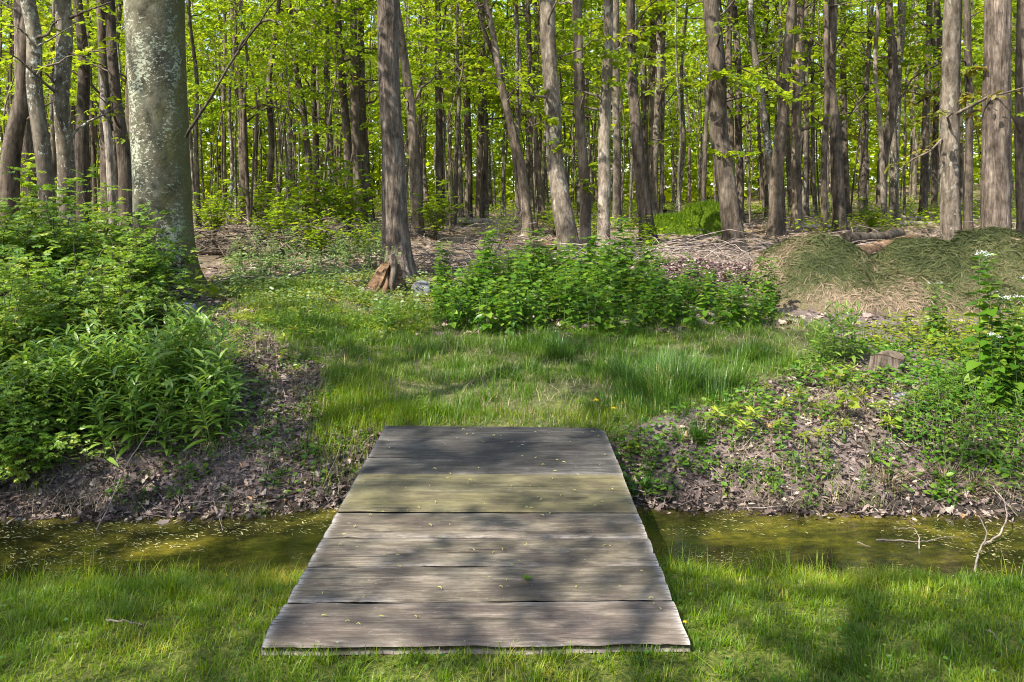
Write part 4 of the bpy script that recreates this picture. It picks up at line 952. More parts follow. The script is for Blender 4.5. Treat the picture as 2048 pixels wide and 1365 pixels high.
def shrubs():
    st = Stock([shrub_variant(i, 1.2, .85, 36, 14, .058, 'shrub') for i in range(4)])
    labs = ['leafy green shrub at the far left, tallest of the bush mass', 'leafy green shrub in front of the pale leaning trunks', 'leafy shrub pressed against the foot of the lichen-spotted trunk',
            'leafy shrub spilling towards the ditch at the left edge', 'small leafy shrub over the litter bank at the left edge', 'leafy shrub in the middle of the left bush', 'leafy shrub behind the stone',
            'leafy shrub at the back of the left bush beneath the brown leaning trunk', 'leafy shrub between the lance-leaved plants and the back of the left bush', 'low leafy shrub just above the lance-leaved plants', 'leafy shrub beyond the left edge of the picture', 'leafy shrub at the foot of the shaggy dark trunk',
            'small-leaved shrub overhanging the ditch at the left edge', 'shrub cut off by the left edge just above the ditch', 'small shrub between the ditch and the lance-leaved plants', 'tall pale leafy shrub at the back of the left bush near the edge', 'leafy shrub rising left of the lichen-spotted trunk', 'small leafy shrub just right of the stone', 'leafy shrub climbing in front of the lower lichen-spotted trunk', 'leafy shrub between the middle of the left bush and the lichen-spotted trunk']
    spots = [(-60, 7.2, 1.05), (120, 8.6, 1.1), (270, 8.2, .85), (10, 5.9, .75), (20, 5.1, .5), (130, 7.0, .9), (250, 7.1, .62), (60, 9.6, 1.1), (60, 6.4, .8), (200, 6.5, .6), (-200, 7, 1.2), (190, 10.2, 1.0), (45, 5.0, .48), (-40, 5.2, .6), (90, 5.45, .5), (-10, 8.4, 1.15), (200, 9.2, .95), (330, 7.4, .42), (290, 9.0, .8), (235, 7.8, .75)]
    for l, (px, d, sc) in zip(labs, spots): st.put(GD(px, d), R(0, 6.28), sc, label=l)
    # understory bushes between the trunks
    st2 = Stock([shrub_variant(i, 1.6, 1.3, 24, 12, .085, 'sapling') for i in range(2)])
    for l, px, d, sc in (('yellow-green bush above the tangled dead branches', 620, 16, 1.15), ('yellow-green bush left of the rough-barked trunk', 700, 17.5, 1.0), ('low bush beside the fallen branches', 560, 14.5, .7),
                         ('dim green bush behind the left bush', 40, 14, 1.0), ('green bush between the bending dark trunk and brush pile', 1290, 14, .4), ('bush in the shade right behind the rough-barked trunk', 870, 17, .75),
                         ('low bush in front of the pale fallen log', 1110, 19, .6), ('bush at the foot of the trunk with a pinkish foot', 520, 22, .8), ('small bush on the brown forest floor at the right', 1740, 19, .5), ('green bush just right of the lichen-spotted trunk, behind the fallen trunk', 430, 16, .7), ('bush between the fallen trunk and the tangled dead branches', 640, 13.2, .45), ('low spreading bush left of the foot of the rough-barked trunk', 725, 13.4, .42), ('bush in the shade of the three trunks left of the rough-barked trunk', 690, 21, 1.0), ('small bush right of the bare twiggy shrub', 1015, 16.5, .45), ('small bush between brush pile and light grey trunk', 1185, 15.5, .35)):
        st2.put(GD(px, d), R(0, 6.28), sc, label=l)
    st.done(); st2.done()
RNG = np.random.default_rng(109)
shrubs()

def stem_plant(hh, nl, s, T, mat, name, cat, droop=.3, up=.55, r=.004, flower=None, low=.1, shrink=.45, N=.25):
    root = empty(name, (0, 0, 0), cat=cat); wood, leaf = MB(), MB()
    t = np.linspace(0, 1, 7); bend = R(-.18, .18, 2)*hh
    pl = np.stack([bend[0]*t**2, bend[1]*t**2, hh*t-.02], -1); tube(wood, pl, r*(1-.6*t), 5, cap=False)
    tt = np.linspace(low, 1, nl); o = np.stack([np.interp(tt, t, pl[:, c]) for c in range(3)], -1)
    a = np.arange(nl)*2.4+R(0, 6)+RNG.normal(0, .3, nl)
    X = np.stack([np.cos(a), np.sin(a), up+.5*(tt-.5)-droop*(1-tt)+RNG.normal(0, .15, nl)], -1)
    size = s*(1-shrink*tt**1.5)*R(.75, 1.15, nl)
    pet = .25*size if T is not T_LANCE else 0*size
    if T is not T_LANCE:
        for q in range(nl): tube(wood, np.array([o[q], o[q]+norm(X[q])*pet[q]]), .0015, 3, cap=False)
    place(leaf, T, o+norm(X)*pet[:, None], X+np.array([0, 0, -.25])*(T is not T_LANCE), np.array([0, 0, 1.])+RNG.normal(0, N, (nl, 3)), size)
    wood.build('stem', M['stem'], root); leaf.build('leaves', M[mat], root)
    if flower:
        fl = MB(); n = 26; p = pl[-1]+RNG.normal(0, .017, (n, 3))*[1, 1, .5]+[0, 0, .015]
        place(fl, T_OVAL, p, rnd_dir(n, .0, .5), rnd_up(n, .3), R(.008, .014, n)); fl.build('flowers', M[flower], root)
    return root
def multi_plant(k, *a, spread=.07, **kw):
    """a plant of several stems from one crown: merge stems into one thing"""
    roots = [stem_plant(*a, **kw) for _ in range(k)]
    r0 = roots[0]
    for s_ in roots[1:]:
        off = (R(-spread, spread), R(-spread, spread), 0)
        for c in list(s_.children): c.parent = r0; c.location = off
        bpy.data.objects.remove(s_)
    return r0
def scatter_poly(poly, rect, n, mind):
    pts = []
    xs, ys = area(*rect, 12000); ok = zone(xs, ys, poly, 6)
    for x, y in zip(xs[ok], ys[ok]):
        if len(pts) >= n: break
        if any((x-a)**2+(y-b)**2 < mind*mind for a, b in pts): continue
        pts.append((x, y))
    return pts
def plants():
    # lance-leaved stand on the left bank
    st = Stock([multi_plant(2, R(.42, .6), 20, .19, T_LANCE, 'lance', 'lance_leaved_plant', 'plant') for _ in range(5)])
    P = scatter_poly([(-60, 960), (60, 930), (330, 915), (450, 880), (470, 800), (380, 730), (180, 770), (-60, 800)], (-4, -1.6, 4.9, 7.5), 130, .09)
    for x, y in P:
        st.put((x, y, float(gh(x, y))), R(0, 6.28), R(.7, 1.1), (R(-.15, .2), R(-.15, .15)), 'upright green plant with long narrow leaves on the left bank', 'lance-leaved plants on the left bank')
    for l, px, py, sc in (('bushy clump of narrow-leaved stems left of the stump', 1668, 715, .85), ('second narrow-leaved stem clump in front of the stump bush', 1650, 735, .6), ('narrow-leaved stems touching the left side of the stump', 1700, 722, .75), ('shorter narrow-leaved plant between the stump bush and the path', 1620, 725, .55),
                          ('dark narrow-leaved plant beside the path below the rotten wood', 775, 675, .8), ('lone narrow-leaved seedling by the far end of the footbridge', 850, 830, .35), ('narrow-leaved plant left of the one below the rotten wood', 735, 690, .5), ('small narrow-leaved plant on the right litter bank', 1650, 930, .35), ('tiny upright seedling above the right water edge', 1725, 985, .3)):
        st.put(G(px, py), R(0, 6.28), sc, label=l)
    sb = Stock([multi_plant(8, .52, 20, .16, T_LANCE, 'lance', 'lance_leaved_clump', 'plant', spread=.13) for _ in range(2)])
    for l, px, py, sc in (('dense upright narrow-leaved clump hiding the left side of the stump', 1690, 725, 1.0), ('dense narrow-leaved clump between the stump and the largest grass tuft', 1645, 735, .75), ('leafy clump below the rotten wood beside the path', 770, 660, .6)):
        sb.put(G(px, py), R(0, 6.28), sc, label=l)
    sb.done()
    # nettle-like bank in the middle
    st = Stock([multi_plant(3, R(.45, .62), 13, .125, T_HEART, 'mustard', 'broad_leaved_plant', 'plant', up=.25, spread=.1) for _ in range(6)])
    P = scatter_poly([(870, 665), (1060, 672), (1300, 672), (1560, 655), (1560, 600), (1400, 590), (1300, 560), (1020, 550), (870, 590)], (-1.3, 4, 7.6, 12), 260, .11)
    for x, y in P:
        px, py = proj(x, y, float(gh(x, y)))
        sc = np.interp(px, [860, 950, 1250, 1350, 1560], [.75, .95, .95, .8, .72])*R(.55, 1.15)
        st.put((x, y, float(gh(x, y))), R(0, 6.28), sc, (R(-.1, .1), R(-.1, .1)), 'broad-leaved green plant in the leafy bank beyond the path', 'broad-leaved plants of the leafy bank')
    st3 = Stock([multi_plant(4, .92, 26, .125, T_HEART, 'mustard', 'tall_weed', 'plant', up=.25, spread=.07, shrink=.3) for _ in range(2)])
    for l, px, py, sc in (('tallest broad-leaved weed, rising before the brush pile', 1245, 590, 1.1), ('tall broad-leaved weed left of the tallest one', 1175, 590, .85), ('tall broad-leaved weed at the middle of the leafy bank', 1068, 590, .95), ('tall broad-leaved weed near the left end of the leafy bank', 968, 595, .95), ('broad-leaved weed at the left end of the leafy bank', 885, 600, .8), ('broad-leaved weed at the right end of the leafy bank', 1535, 630, .7),
                          ('small broad-leaved weed on the purple mulch', 1455, 590, .35), ('broad-leaved weed right of the tallest one', 1215, 600, .75)):
        st3.put(G(px, py), R(0, 6.28), sc, label=l)
    # flowering mustard at the right edge
    st4 = Stock([multi_plant(4, .95, 30, .12, T_HEART, 'mustard', 'garlic_mustard', 'flowering plant', up=.3, spread=.06, flower='white', shrink=.55) for _ in range(3)])
    for l, px, d, sc in (('tallest white-flowered weed before the grass heap', 1985, 6.0, 1.15), ('white-flowered weed at the right edge of the picture', 2042, 5.8, .85), ('white-flowered weed right of the tallest one', 2010, 6.1, .8), ('small white-flowered weed alone on the yellow-green patch', 1868, 7.4, .62), ('white-flowered weed half out of the picture at the right', 2075, 5.9, 1.0), ('low white-flowered weed below the tallest one', 2000, 5.6, .62)):
        st4.put(GD(px, d), R(0, 6.28), sc, label=l)
    # yellow-green patch and lower right weeds
    st5 = Stock([multi_plant(3, .2, 9, .085, T_OVAL, 'yellowleaf', 'yellow_green_weed', 'plant', up=.3, spread=.1) for _ in range(3)])
    for x, y in scatter_poly([(1720, 690), (1860, 720), (2080, 740), (2080, 650), (1800, 655)], (2.5, 7, 6, 10), 60, .16):
        st5.put((x, y, float(gh(x, y))), R(0, 6.28), R(.7, 1.2), label='sunlit yellow-green weed on the bank behind the stump', group='yellow-green weeds behind the stump')
    st6 = Stock([multi_plant(4, .17, 9, .062, T_OVAL, 'mustard', 'low_green_weed', 'plant', up=.2, spread=.1) for _ in range(4)])
    for x, y in scatter_poly([(1830, 900), (1960, 960), (2200, 960), (2200, 740), (1900, 760), (1780, 850)], (2.2, 6, 4.9, 8), 90, .12):
        st6.put((x, y, float(gh(x, y))), R(0, 6.28), R(.7, 1.25), label='low green weed in the leafy patch on the right bank', group='low green weeds on the right bank')
    for x, y in [tuple(G(px, py)[:2]) for px, py in ((1390, 945), (1370, 930), (1410, 935), (1480, 960), (1500, 950), (1540, 955), (1580, 940), (1560, 965), (1600, 950), (1610, 975), (1545, 985), (1660, 960), (1300, 960), (1330, 990), (1620, 1010), (1460, 945), (1750, 930), (1770, 915), (1240, 880), (1230, 850), (1290, 940), (1900, 1010))]:
        st6.put((x, y, float(gh(x, y))), R(0, 6.28), R(.5, .8), label='green seedling clump dotted over the right litter bank', group='seedling clumps on the right litter bank')
    for x, y in [tuple(G(px, py)[:2]) for px, py in ((510, 1035), (240, 985), (350, 1000), (460, 870), (490, 865), (520, 850), (500, 905), (545, 930), (450, 990), (610, 920), (640, 905), (690, 900), (720, 905), (700, 870), (430, 900), (380, 960), (730, 880), (300, 960), (560, 960))]:
        st6.put((x, y, float(gh(x, y))), R(0, 6.28), R(.25, .5), label='tiny green seedling on the left litter bank', group='seedlings on the left litter bank')
    st9 = Stock([multi_plant(4, .38, 12, .085, T_OVAL, 'paleleaf', 'pale_leaved_plant', 'plant', up=.3, spread=.14) for _ in range(3)])
    for x, y in scatter_poly([(440, 600), (480, 490), (760, 480), (790, 560), (700, 600), (560, 590)], (-5, -1, 8.5, 17), 60, .3):
        st9.put((x, y, float(gh(x, y))), R(0, 6.28), R(.7, 1.25), label='pale green leafy plant between the lichen-spotted and rough-barked trunks', group='pale leafy plants between the two big trunks')
    # five-fingered seedlings
    st7 = Stock([multi_plant(2, .13, 8, .075, T_LANCE, 'yellowleaf', 'creeper_seedling', 'seedling', up=.25, spread=.05, low=.75, shrink=.1) for _ in range(3)])
    for l, px, py, sc in [('yellow-green fingered seedling on the litter bank', px, py, R(.8, 1.3)) for px, py in ((1500, 860), (1470, 845), (1570, 835), (1640, 850), (1655, 880), (1600, 905), (1690, 760), (1660, 790), (1730, 820), (1640, 910), (1790, 800),
                          (400, 670), (440, 660), (470, 690), (520, 700), (430, 710), (560, 730), (480, 740), (600, 760), (380, 640), (500, 660), (550, 780), (460, 640), (610, 720), (350, 700), (370, 730), (420, 690), (445, 725), (500, 725), (530, 665), (570, 700), (590, 680), (520, 760), (440, 760), (400, 745), (470, 665), (620, 690), (340, 680), (1530, 800), (1600, 820), (1720, 780), (1750, 850), (1560, 880), (1690, 890), (1480, 880), (1430, 860), (1780, 880), (1840, 830))]:
        st7.put(G(px, py), R(0, 6.28), sc, label=l, group='fingered seedlings on the banks')
    st8 = Stock([stem_plant(.34, 9, .15, T_MAPLE, 'yellowleaf', 'maple_seedling', 'seedling', up=.15, low=.55, shrink=.2, N=.5) for _ in range(2)])
    for l, px, py, sc in (('yellow-green maple seedling at the foot of the lichen-spotted trunk', 385, 605, 1.05), ('second maple seedling right of the foot of the lichen-spotted trunk', 415, 612, .85), ('small maple seedling in front of the stone', 335, 640, .8), ('maple seedling on the right bank below the stump', 1690, 840, .65), ('maple seedling on the right bank beside the leaf litter', 1670, 770, .5), ('maple seedling among the pale low leaves by the dead branches', 600, 510, 1.6), ('yellow maple seedling near the corner of the footbridge', 1268, 915, .35)):
        st8.put(G(px, py), R(0, 6.28), sc, label=l)
    for s in (st, st3, st4, st5, st6, st7, st8, st9): s.done()
RNG = np.random.default_rng(110)
plants()

def flower(px, py, mat, name, lab, h, s, n=28):
    q = G(px, py); root = empty(name, q, lab, 'flower'); mb = MB()
    tube(mb, [[0, 0, -.01], [.004, 0, h*.5], [0, .004, h]], .0022, 5, cap=False); mb.build('stalk', M['stem'], root)
    mb = MB(); a = np.arange(n)*2.39996; k = np.linspace(.15, 1, n)
    X = np.stack([np.cos(a), np.sin(a), 1.3*(1-k)-.05], -1)
    place(mb, T_LANCE, np.tile([[0, .004, h]], (n, 1)), X, np.tile([[0, 0, 1.]], (n, 1)), s*(.6+.4*k)); mb.build('petals', M[mat], root)
flower(1192, 835, 'yellow', 'dandelion', 'yellow dandelion flower left of the other one by the large tuft', .12, .024)
flower(1227, 845, 'yellow', 'dandelion', 'yellow dandelion flower nearest the far right corner of the footbridge', .10, .02)
flower(1370, 0+1262, 'yellow', 'dandelion', 'tiny yellow flower low in the lawn right of the footbridge', .03, .010)
flower(737, 745, 'violet', 'violet_flower', 'small violet flower left of the path nearer the footbridge', .1, .02, 8)
flower(712, 628, 'violet', 'violet_flower', 'small violet flower left of the rotten wood', .1, .022, 8)

# ------------------------------------------------------------------ heaps, logs, stones
def mound(name, lab, cat, cx, cy, bumps, rect, mat, n=90, amp=.06, fq=3.0):
    base = np.array([cx, cy, float(gh(cx, cy))]); xs = np.linspace(rect[0], rect[1], n); ys = np.linspace(rect[2], rect[3], n)
    xx, yy = np.meshgrid(xs, ys)
    def hz(x, y):
        z = 0
        for bx, by, rx, ry, hh, p in bumps:
            q = ((x-bx)/rx)**2+((y-by)/ry)**2; z = np.maximum(z, hh*np.clip(1-q, 0, 1)**p)
        return gh(x, y)-.06+z+amp*(fbm(x*fq, y*fq, 2.)-.5)*2*np.clip(z*5, 0, 1)+(z > 0)*.06*np.clip(z*8, 0, 1)
    v = np.stack([xx, yy, hz(xx, yy)], -1).reshape(-1, 3)-base
    i = np.arange(n-1)[:, None]*n+np.arange(n-1)[None]
    mb = MB(); mb.add(v, np.stack([i, i+1, i+n+1, i+n], -1).reshape(-1, 4))
    root = empty(name, base, lab, cat); mb.build('heap_body', M[mat], root)
    return root, hz, base
def heaps():
    bumps = [(3.92, 10.0, .95, 1.15, .74, .85), (5.3, 9.9, .85, 1.15, .70, .8), (6.2, 9.9, .95, 1.15, .8, .8), (5.0, 9.6, 2.1, 1.05, .40, .8), (7.3, 9.8, 1.1, 1.1, .55, .8)]
    root, hz, base = mound('grass_clippings_heap', 'humped heap of grey-green and tan dry grass clippings', 'grass heap', 5.2, 9.5, bumps, (2.7, 9, 8.3, 11.6), 'mound', 150, .10)
    x, y = area(2.9, 8.8, 8.5, 11.3, 110000); z = hz(x, y); k = z > gh(x, y)+.09; x, y, z = x[k], y[k], z[k]; n = len(x)
    gx = (hz(x+.03, y)-hz(x-.03, y))/.06; gy = (hz(x, y+.03)-hz(x, y-.03))/.06
    a = R(0, 6.28, n); dx, dy = np.cos(a), np.sin(a); X = np.stack([dx, dy, gx*dx+gy*dy+RNG.normal(0, .18, n)], -1)
    Nn = np.stack([-gx, -gy, 1+0*gx], -1)+RNG.normal(0, .5, (n, 3))
    hh = z-gh(x, y); tone = np.clip(.84-.95*hh+1.6*(fbm(x*1.6, y*1.6, z*2.5)-.5)+RNG.normal(0, .17, n), 0, 1)
    mb = MB(); place(mb, T_LANCE, np.stack([x, y, z+.006], -1)-base, X, Nn, R(.06, .18, n), tone, wsc=.3)
    o = mb.build('loose_clippings', M['clip'], root); o['kind'] = 'stuff'
    bumps = [(2.35, 10.6, 1.0, .9, .36, .8), (3.1, 10.4, 1.1, .8, .3, .8), (1.7, 11.0, .8, .7, .3, .8)]
    root, hz, base = mound('mulch_heap', 'low heap of purple-brown bark mulch beside the grass heap', 'mulch heap', 2.5, 10.5, bumps, (.7, 4.4, 9.5, 11.9), 'mulch', 90, .05)
    x, y = area(.9, 4.3, 9.6, 11.8, 22000); z = hz(x, y); k = z > gh(x, y)-.02; x, y, z = x[k], y[k], z[k]; n = len(x)
    mb = MB(); place(mb, T_QUAD, np.stack([x, y, z+.008], -1)-base, rnd_dir(n, -.4, .4), rnd_up(n, .6), R(.02, .06, n)); o = mb.build('loose_chips', M['mulchchip'], root); o['kind'] = 'stuff'
    # mossy mound
    d = 18.5; bx = (1395-CX)*d/F
    bumps = [(bx+.35, d+.5, .85, 1.0, .72, .6), (bx-.45, d+.4, .9, .9, .42, .6)]
    root, hz, base = mound('mossy_mound', 'bright green mossy mound behind the mulch, left of the mottled trunk', 'mound', bx, d, bumps, (bx-1.6, bx+1.5, d-1, d+2), 'mossbase', 60, .03)
    x, y = area(bx-1.5, bx+1.4, d-.8, d+1.8, 16000); z = hz(x, y); k = z > gh(x, y)+.03; x, y, z = x[k], y[k], z[k]
    mb = MB(); blades(mb, np.stack([x, y, z-.01], -1)-base, R(.04, .2, len(x)), R(.008, .014, len(x)), .6, seg=2); o = mb.build('moss_tufts', M['mosstuft'], root); o['kind'] = 'stuff'
RNG = np.random.default_rng(111)
heaps()

def log(name, lab, cat, p, q, r, mat, sides=14, amp=.12, sag=0.0, stubs=0):
    p, q = np.asarray(p, float), np.asarray(q, float); n = 30; t = np.linspace(0, 1, n)
    pl = p+(q-p)*t[:, None]+np.cumsum(RNG.normal(0, r*.07, (n, 3)), 0); pl[:, 2] -= sag*4*t*(1-t)
    mid = pl[n//2].copy(); mb = MB()
    rr = r*(1-.25*t)*(1+amp*(fbm(t*9, p[0])-.5)*2); tube(mb, pl-mid, rr, sides)
    v = mb.v[0]; v += (fbm(v[:, 0]*9, v[:, 1]*9, v[:, 2]*9)[:, None]-.5)*r*amp*2*np.array([.2, .8, .8])
    root = mb.build(name, M[mat]); root.location = mid; tag(root, lab, cat)
    for k in range(stubs):
        i = RNG.integers(4, n-4); s = MB(); d = norm(np.array([R(-.5, .5), R(-1, .2), R(.2, 1)]))
        s0 = pl[i]-mid; tube(s, np.array([s0, s0+d*r*2, s0+d*r*4+[0, 0, r*.5]]), [r*.35, r*.25, r*.1], 6); s.build('branch_stub', M[mat], root)
    return root
def glog(px0, py0, px1, py1, d0, d1, r, *a, lift=1.0, **k):
    p, q = GD(px0, d0), GD(px1, d1); p[2] += r*lift; q[2] += r*lift
    return a, k, p, q
def logs():
    def L(name, lab, px0, d0, px1, d1, r, mat, cat='log', lift=.7, **k):
        p, q = GD(px0, d0), GD(px1, d1); p[2] += r*lift; q[2] += r*lift; log(name, lab, cat, p, q, r, mat, **k)
    L('fallen_log', 'pale sunlit fallen log lying flat behind the bare twiggy shrub', 918, 24, 1070, 23.5, .11, 'deadwood', stubs=2)
    L('fallen_log', 'pale fallen log behind the blotched leaning trunk', 1072, 25, 1200, 26, .09, 'deadwood')
    L('rotten_log', 'orange-brown rotten log lying between mulch and grass heap', 1690, 12.4, 1835, 15.4, .15, 'rotten_wood', amp=.22)
    L('rotten_log', 'dark rotten log behind the orange-brown one', 1690, 16, 1800, 17.5, .13, 'bark_brown', amp=.2)
    L('fallen_log', 'thin pale log lying across the brown rise at the right', 1795, 22, 1900, 23, .08, 'deadwood')
    L('fallen_log', 'pale log left of the forked tree foot', 1590, 21, 1680, 20.5, .07, 'deadwood')
    L('fallen_log', 'dark hollow-ended log right of the mossy mound', 1330, 24, 1400, 25, .22, 'bark_brown')
    L('fallen_log', 'dark fallen trunk behind the pale low leaves, left of the tangled brush', 390, 13.4, 560, 12.6, .10, 'bark_brown', stubs=2)
    L('fallen_log', 'broken branch leaning in the shade behind the dark fallen trunk', 420, 14.4, 545, 13.6, .035, 'bark_tan', lift=4)
    L('fallen_log', 'slanting dead pole left of the lichen-spotted trunk', 152, 13.5, 184, 12.8, .06, 'bark_tan', lift=3)
    L('fallen_log', 'brown log half hidden behind the leafy bank', 1020, 15, 1110, 15.5, .12, 'rotten_wood')
    for k, (a, b, d) in enumerate(((1650, 1740, 27), (1700, 1830, 30), (1850, 1990, 29), (1930, 2080, 26), (1480, 1560, 29), (1770, 1850, 26), (1960, 2060, 19), (1400, 1530, 33), (1840, 1960, 34))):
        L('fallen_branch', 'pale dead branch lying on the far brown forest floor', a, d, b, d+R(-1, 1), R(.04, .08), 'deadwood' if k % 2 else 'bark_tan', cat='branch')
        bpy.context.scene.collection.objects[-1]['group'] = 'dead branches on the far forest floor'
RNG = np.random.default_rng(112)
logs()

def stone(name, lab, px, py, sx, sy, sz, d=None):
    q = G(px, py) if d is None else GD(px, d); n, k = 28, 18; mb = MB()
    th, ph = np.meshgrid(np.arange(n)*2*math.pi/n, np.linspace(.02, math.pi-.02, k))
    v = np.stack([np.sin(ph)*np.cos(th), np.sin(ph)*np.sin(th), np.cos(ph)], -1)
    f_ = 1+.5*(fbm(v[..., 0]*1.6+px, v[..., 1]*1.6, v[..., 2]*1.6, 4)-.5); v = np.sign(v)*np.abs(v)**.8*f_[..., None]*[sx, sy, sz]
    i = np.arange(k-1)[:, None]*n; j = np.arange(n)[None]; j2 = (j+1) % n
    mb.add(v, np.stack([i+j, i+n+j, i+n+j2, i+j2], -1).reshape(-1, 4)); mb.add(v[0], np.arange(n)[None]); mb.add(v[-1], np.arange(n)[None, ::-1])
    o = mb.build(name, M['stone']); o.location = q+[0, 0, sz*.35]; tag(o, lab, 'stone')
stone('field_stone', 'smooth grey stone below the lichen-spotted trunk', 358, 640, .19, .15, .13)
stone('field_stone', 'pale grey stone at the left end of the leafy bank', 845, 590, .14, .12, .13)
stone('field_stone', 'small stone lying in the litter below the stump', 1800, 800, .05, .04, .035)

def stump(px, py, r, h, lab):
    q = G(px, py); root = empty('tree_stump', q, lab, 'stump'); mb = MB(); n = 44
    z = np.linspace(-.1, h, 12); th = np.arange(n)*2*math.pi/n
    rr = r*(1+.45*np.exp(-np.maximum(z, 0)/.08))[:, None]*(1+.18*(fbm(np.cos(th)[None]*2.5, np.sin(th)[None]*2.5, z[:, None]*3)-.5)*2+.05*np.cos(5*th)[None])
    v = np.stack([rr*np.cos(th), rr*np.sin(th), z[:, None]+0*rr+.02*np.sin(th*2)[None]*(z[:, None] > h*.9)], -1).reshape(-1, 3)
    i = np.arange(11)[:, None]*n; j = np.arange(n)[None]; k = (j+1) % n
    mb.add(v, np.stack([i+j, i+k, i+n+k, i+n+j], -1).reshape(-1, 4)); mb.build('stump_side', M['bark_furrowed'], root)
    mb = MB(); c = v[-n:]; rings = [c*np.array([s, s, 1])+[0, 0, .004+.012*(1-s)*math.sin(s*40)] for s in (1, .8, .6, .4, .2, .05)]
    i = np.arange(5)[:, None]*n
    mb.add(np.concatenate(rings), np.stack([i+j, i+k, i+n+k, i+n+j], -1).reshape(-1, 4)); mb.add(rings[-1], np.arange(n)[None]); mb.build('cut_face', M['bark_tan'], root)
stump(1775, 745, .12, .14, 'low grey cut tree stump on the right bank')
def rotten_foot():
    q = GD(768, 10.3); root = empty('rotten_snag', q, 'orange-brown rotten broken wood beside the rough-barked trunk', 'rotten wood'); root.scale = (.95, 1, .95)
    mb = MB(); n = 72; th = np.arange(n)*2*math.pi/n; z = np.linspace(-.1, .33, 12)
    r = .2*(1-.75*np.clip(z/.38, 0, 1))[:, None]*(1+.9*(fbm(np.cos(th)[None]*3, np.sin(th)[None]*3, z[:, None]*4)-.5)*2+.25*(fbm(np.cos(th)[None]*11, np.sin(th)[None]*11, z[:, None]*2)-.5))
    v = np.stack([r*np.cos(th)*1.35-.05+z[:, None]*.45, r*np.sin(th), z[:, None]+.45*(fbm(np.cos(th)[None]*6, np.sin(th)[None]*6)-.5)*np.clip(z[:, None]*4, 0, 1)], -1).reshape(-1, 3)
    i = np.arange(11)[:, None]*n; j = np.arange(n)[None]; k = (j+1) % n
    mb.add(v, np.stack([i+j, i+k, i+n+k, i+n+j], -1).reshape(-1, 4)); mb.add(v[-n:], np.arange(n)[None]); mb.build('broken_wood', M['rotten_wood'], root)
    mb = MB(); t = np.linspace(0, 1, 14); pl = np.stack([.12+.03*np.sin(t*7)+.05*t, -.12+0*t, .42-.72*t+.1], -1); tube(mb, pl, .055*(1-.5*t), 9); mb.build('root', M['bark_furrowed'], root)
RNG = np.random.default_rng(113)
rotten_foot()

# ------------------------------------------------------------------ twigs and brush
def brush(name, lab, cat, cen, n, rx, ry, hh, ln, r, mat='twig', arch=.5):
    cen = np.asarray(cen, float); mb = MB()
    for _ in range(n):
        a = R(0, 6.28) if arch < .9 else RNG.normal(0, .5)+(math.pi if R(0, 1) < .5 else 0); l = ln*R(.5, 1.2); t = np.linspace(0, 1, 8)
        x = cen[0]+RNG.normal(0, rx*.5); y = cen[1]+RNG.normal(0, ry*.5); dx, dy = math.cos(a), math.sin(a)
        px, py = x+dx*l*(t-.5), y+dy*l*(t-.5)
        z = gh(px, py)+.01+hh*abs(RNG.normal(.2, .4))+hh*arch*4*t*(1-t)*R(0, .8)+R(-.5, .5)*(t-.5)*l*.5
        pl = np.stack([px, py, np.maximum(z, gh(px, py)+.005)], -1)+np.cumsum(RNG.normal(0, .02*l, (8, 3)), 0)
        pl[:, 2] = np.maximum(pl[:, 2], gh(pl[:, 0], pl[:, 1])+.004)
        tube(mb, pl-cen, r*R(.5, 1.4)*(1-.7*t), 4, R(0, 1), cap=False)
    o = mb.build(name, M[mat]); o.location = cen; tag(o, lab, cat)
brush('brush_pile', 'arching pile of pale cut twigs behind the mulch heap', 'brush pile', GD(1430, 11.7), 120, 1.1, .35, .36, 1.3, .007, 'twig', .95)
brush('brush_pile', 'loose pale twigs around the foot of the straight grey trunk', 'brush pile', GD(1210, 12.2), 150, .8, .5, .32, .9, .008, 'deadwood', .6)
brush('brush_pile', 'grey tangle of thin twigs right of the rough-barked trunk', 'brush pile', GD(900, 12.6), 130, .9, .7, .35, 1.0, .006, 'twig', .7)
brush('brush_pile', 'tangle of thin twigs in front of the pale log', 'brush pile', GD(1010, 14.5), 90, .9, .7, .25, 1.0, .007, 'twig', .5)
brush('brush_pile', 'dark tangle of dead branches left of the rough-barked trunk', 'brush pile', GD(660, 14.5), 90, 1.0, .6, .4, 1.3, .014, 'bark_brown', .7)
brush('brush_pile', 'brown dead branches heaped behind the dark fallen trunk', 'brush pile', GD(480, 13.2), 120, 1.3, .7, .4, 1.4, .011, 'bark_tan', .5)
brush('brush_pile', 'scattered sticks on the floor behind the grass heap', 'brush pile', GD(1800, 13.5), 60, 1.2, 1.0, .12, .9, .009, 'deadwood', .4)
def twiggy(px, d, hh, lab):
    q = GD(px, d); root = empty('bare_shrub', q, lab, 'bare shrub'); mb = MB()
    def grow(p, dr, l, r, lev):
        t = np.linspace(0, 1, 6); pl = p+dr*l*t[:, None]+np.cumsum(RNG.normal(0, .03*l, (6, 3)), 0); tube(mb, pl, r*(1-.5*t), 5, R(0, 1), cap=False)
        if lev == 0: return
        for _ in range(4 if lev > 1 else 3):
            k = RNG.integers(2, 6); nd = norm(dr*.5+RNG.normal(0, .6, 3)*np.array([1, .7, .5])+[0, 0, .1]); grow(pl[k], nd, l*R(.45, .75), r*.5, lev-1)
    for a in R(-.5, .5, 3): grow(np.array([R(-.05, .05), 0, -.05]), norm(np.array([a, R(-.2, .2), 1.])), hh*.55, .016, 3)
    mb.build('branches', M['twig'], root)
twiggy(962, 12.8, 1.35, 'bare twiggy grey shrub standing in front of the pale log')
twiggy(1225, 13.0, .7, 'bare twiggy shrub behind the tallest broad-leaved weed')
twiggy(560, 15, 1.0, 'bare shrub beside the tangled dead branches')

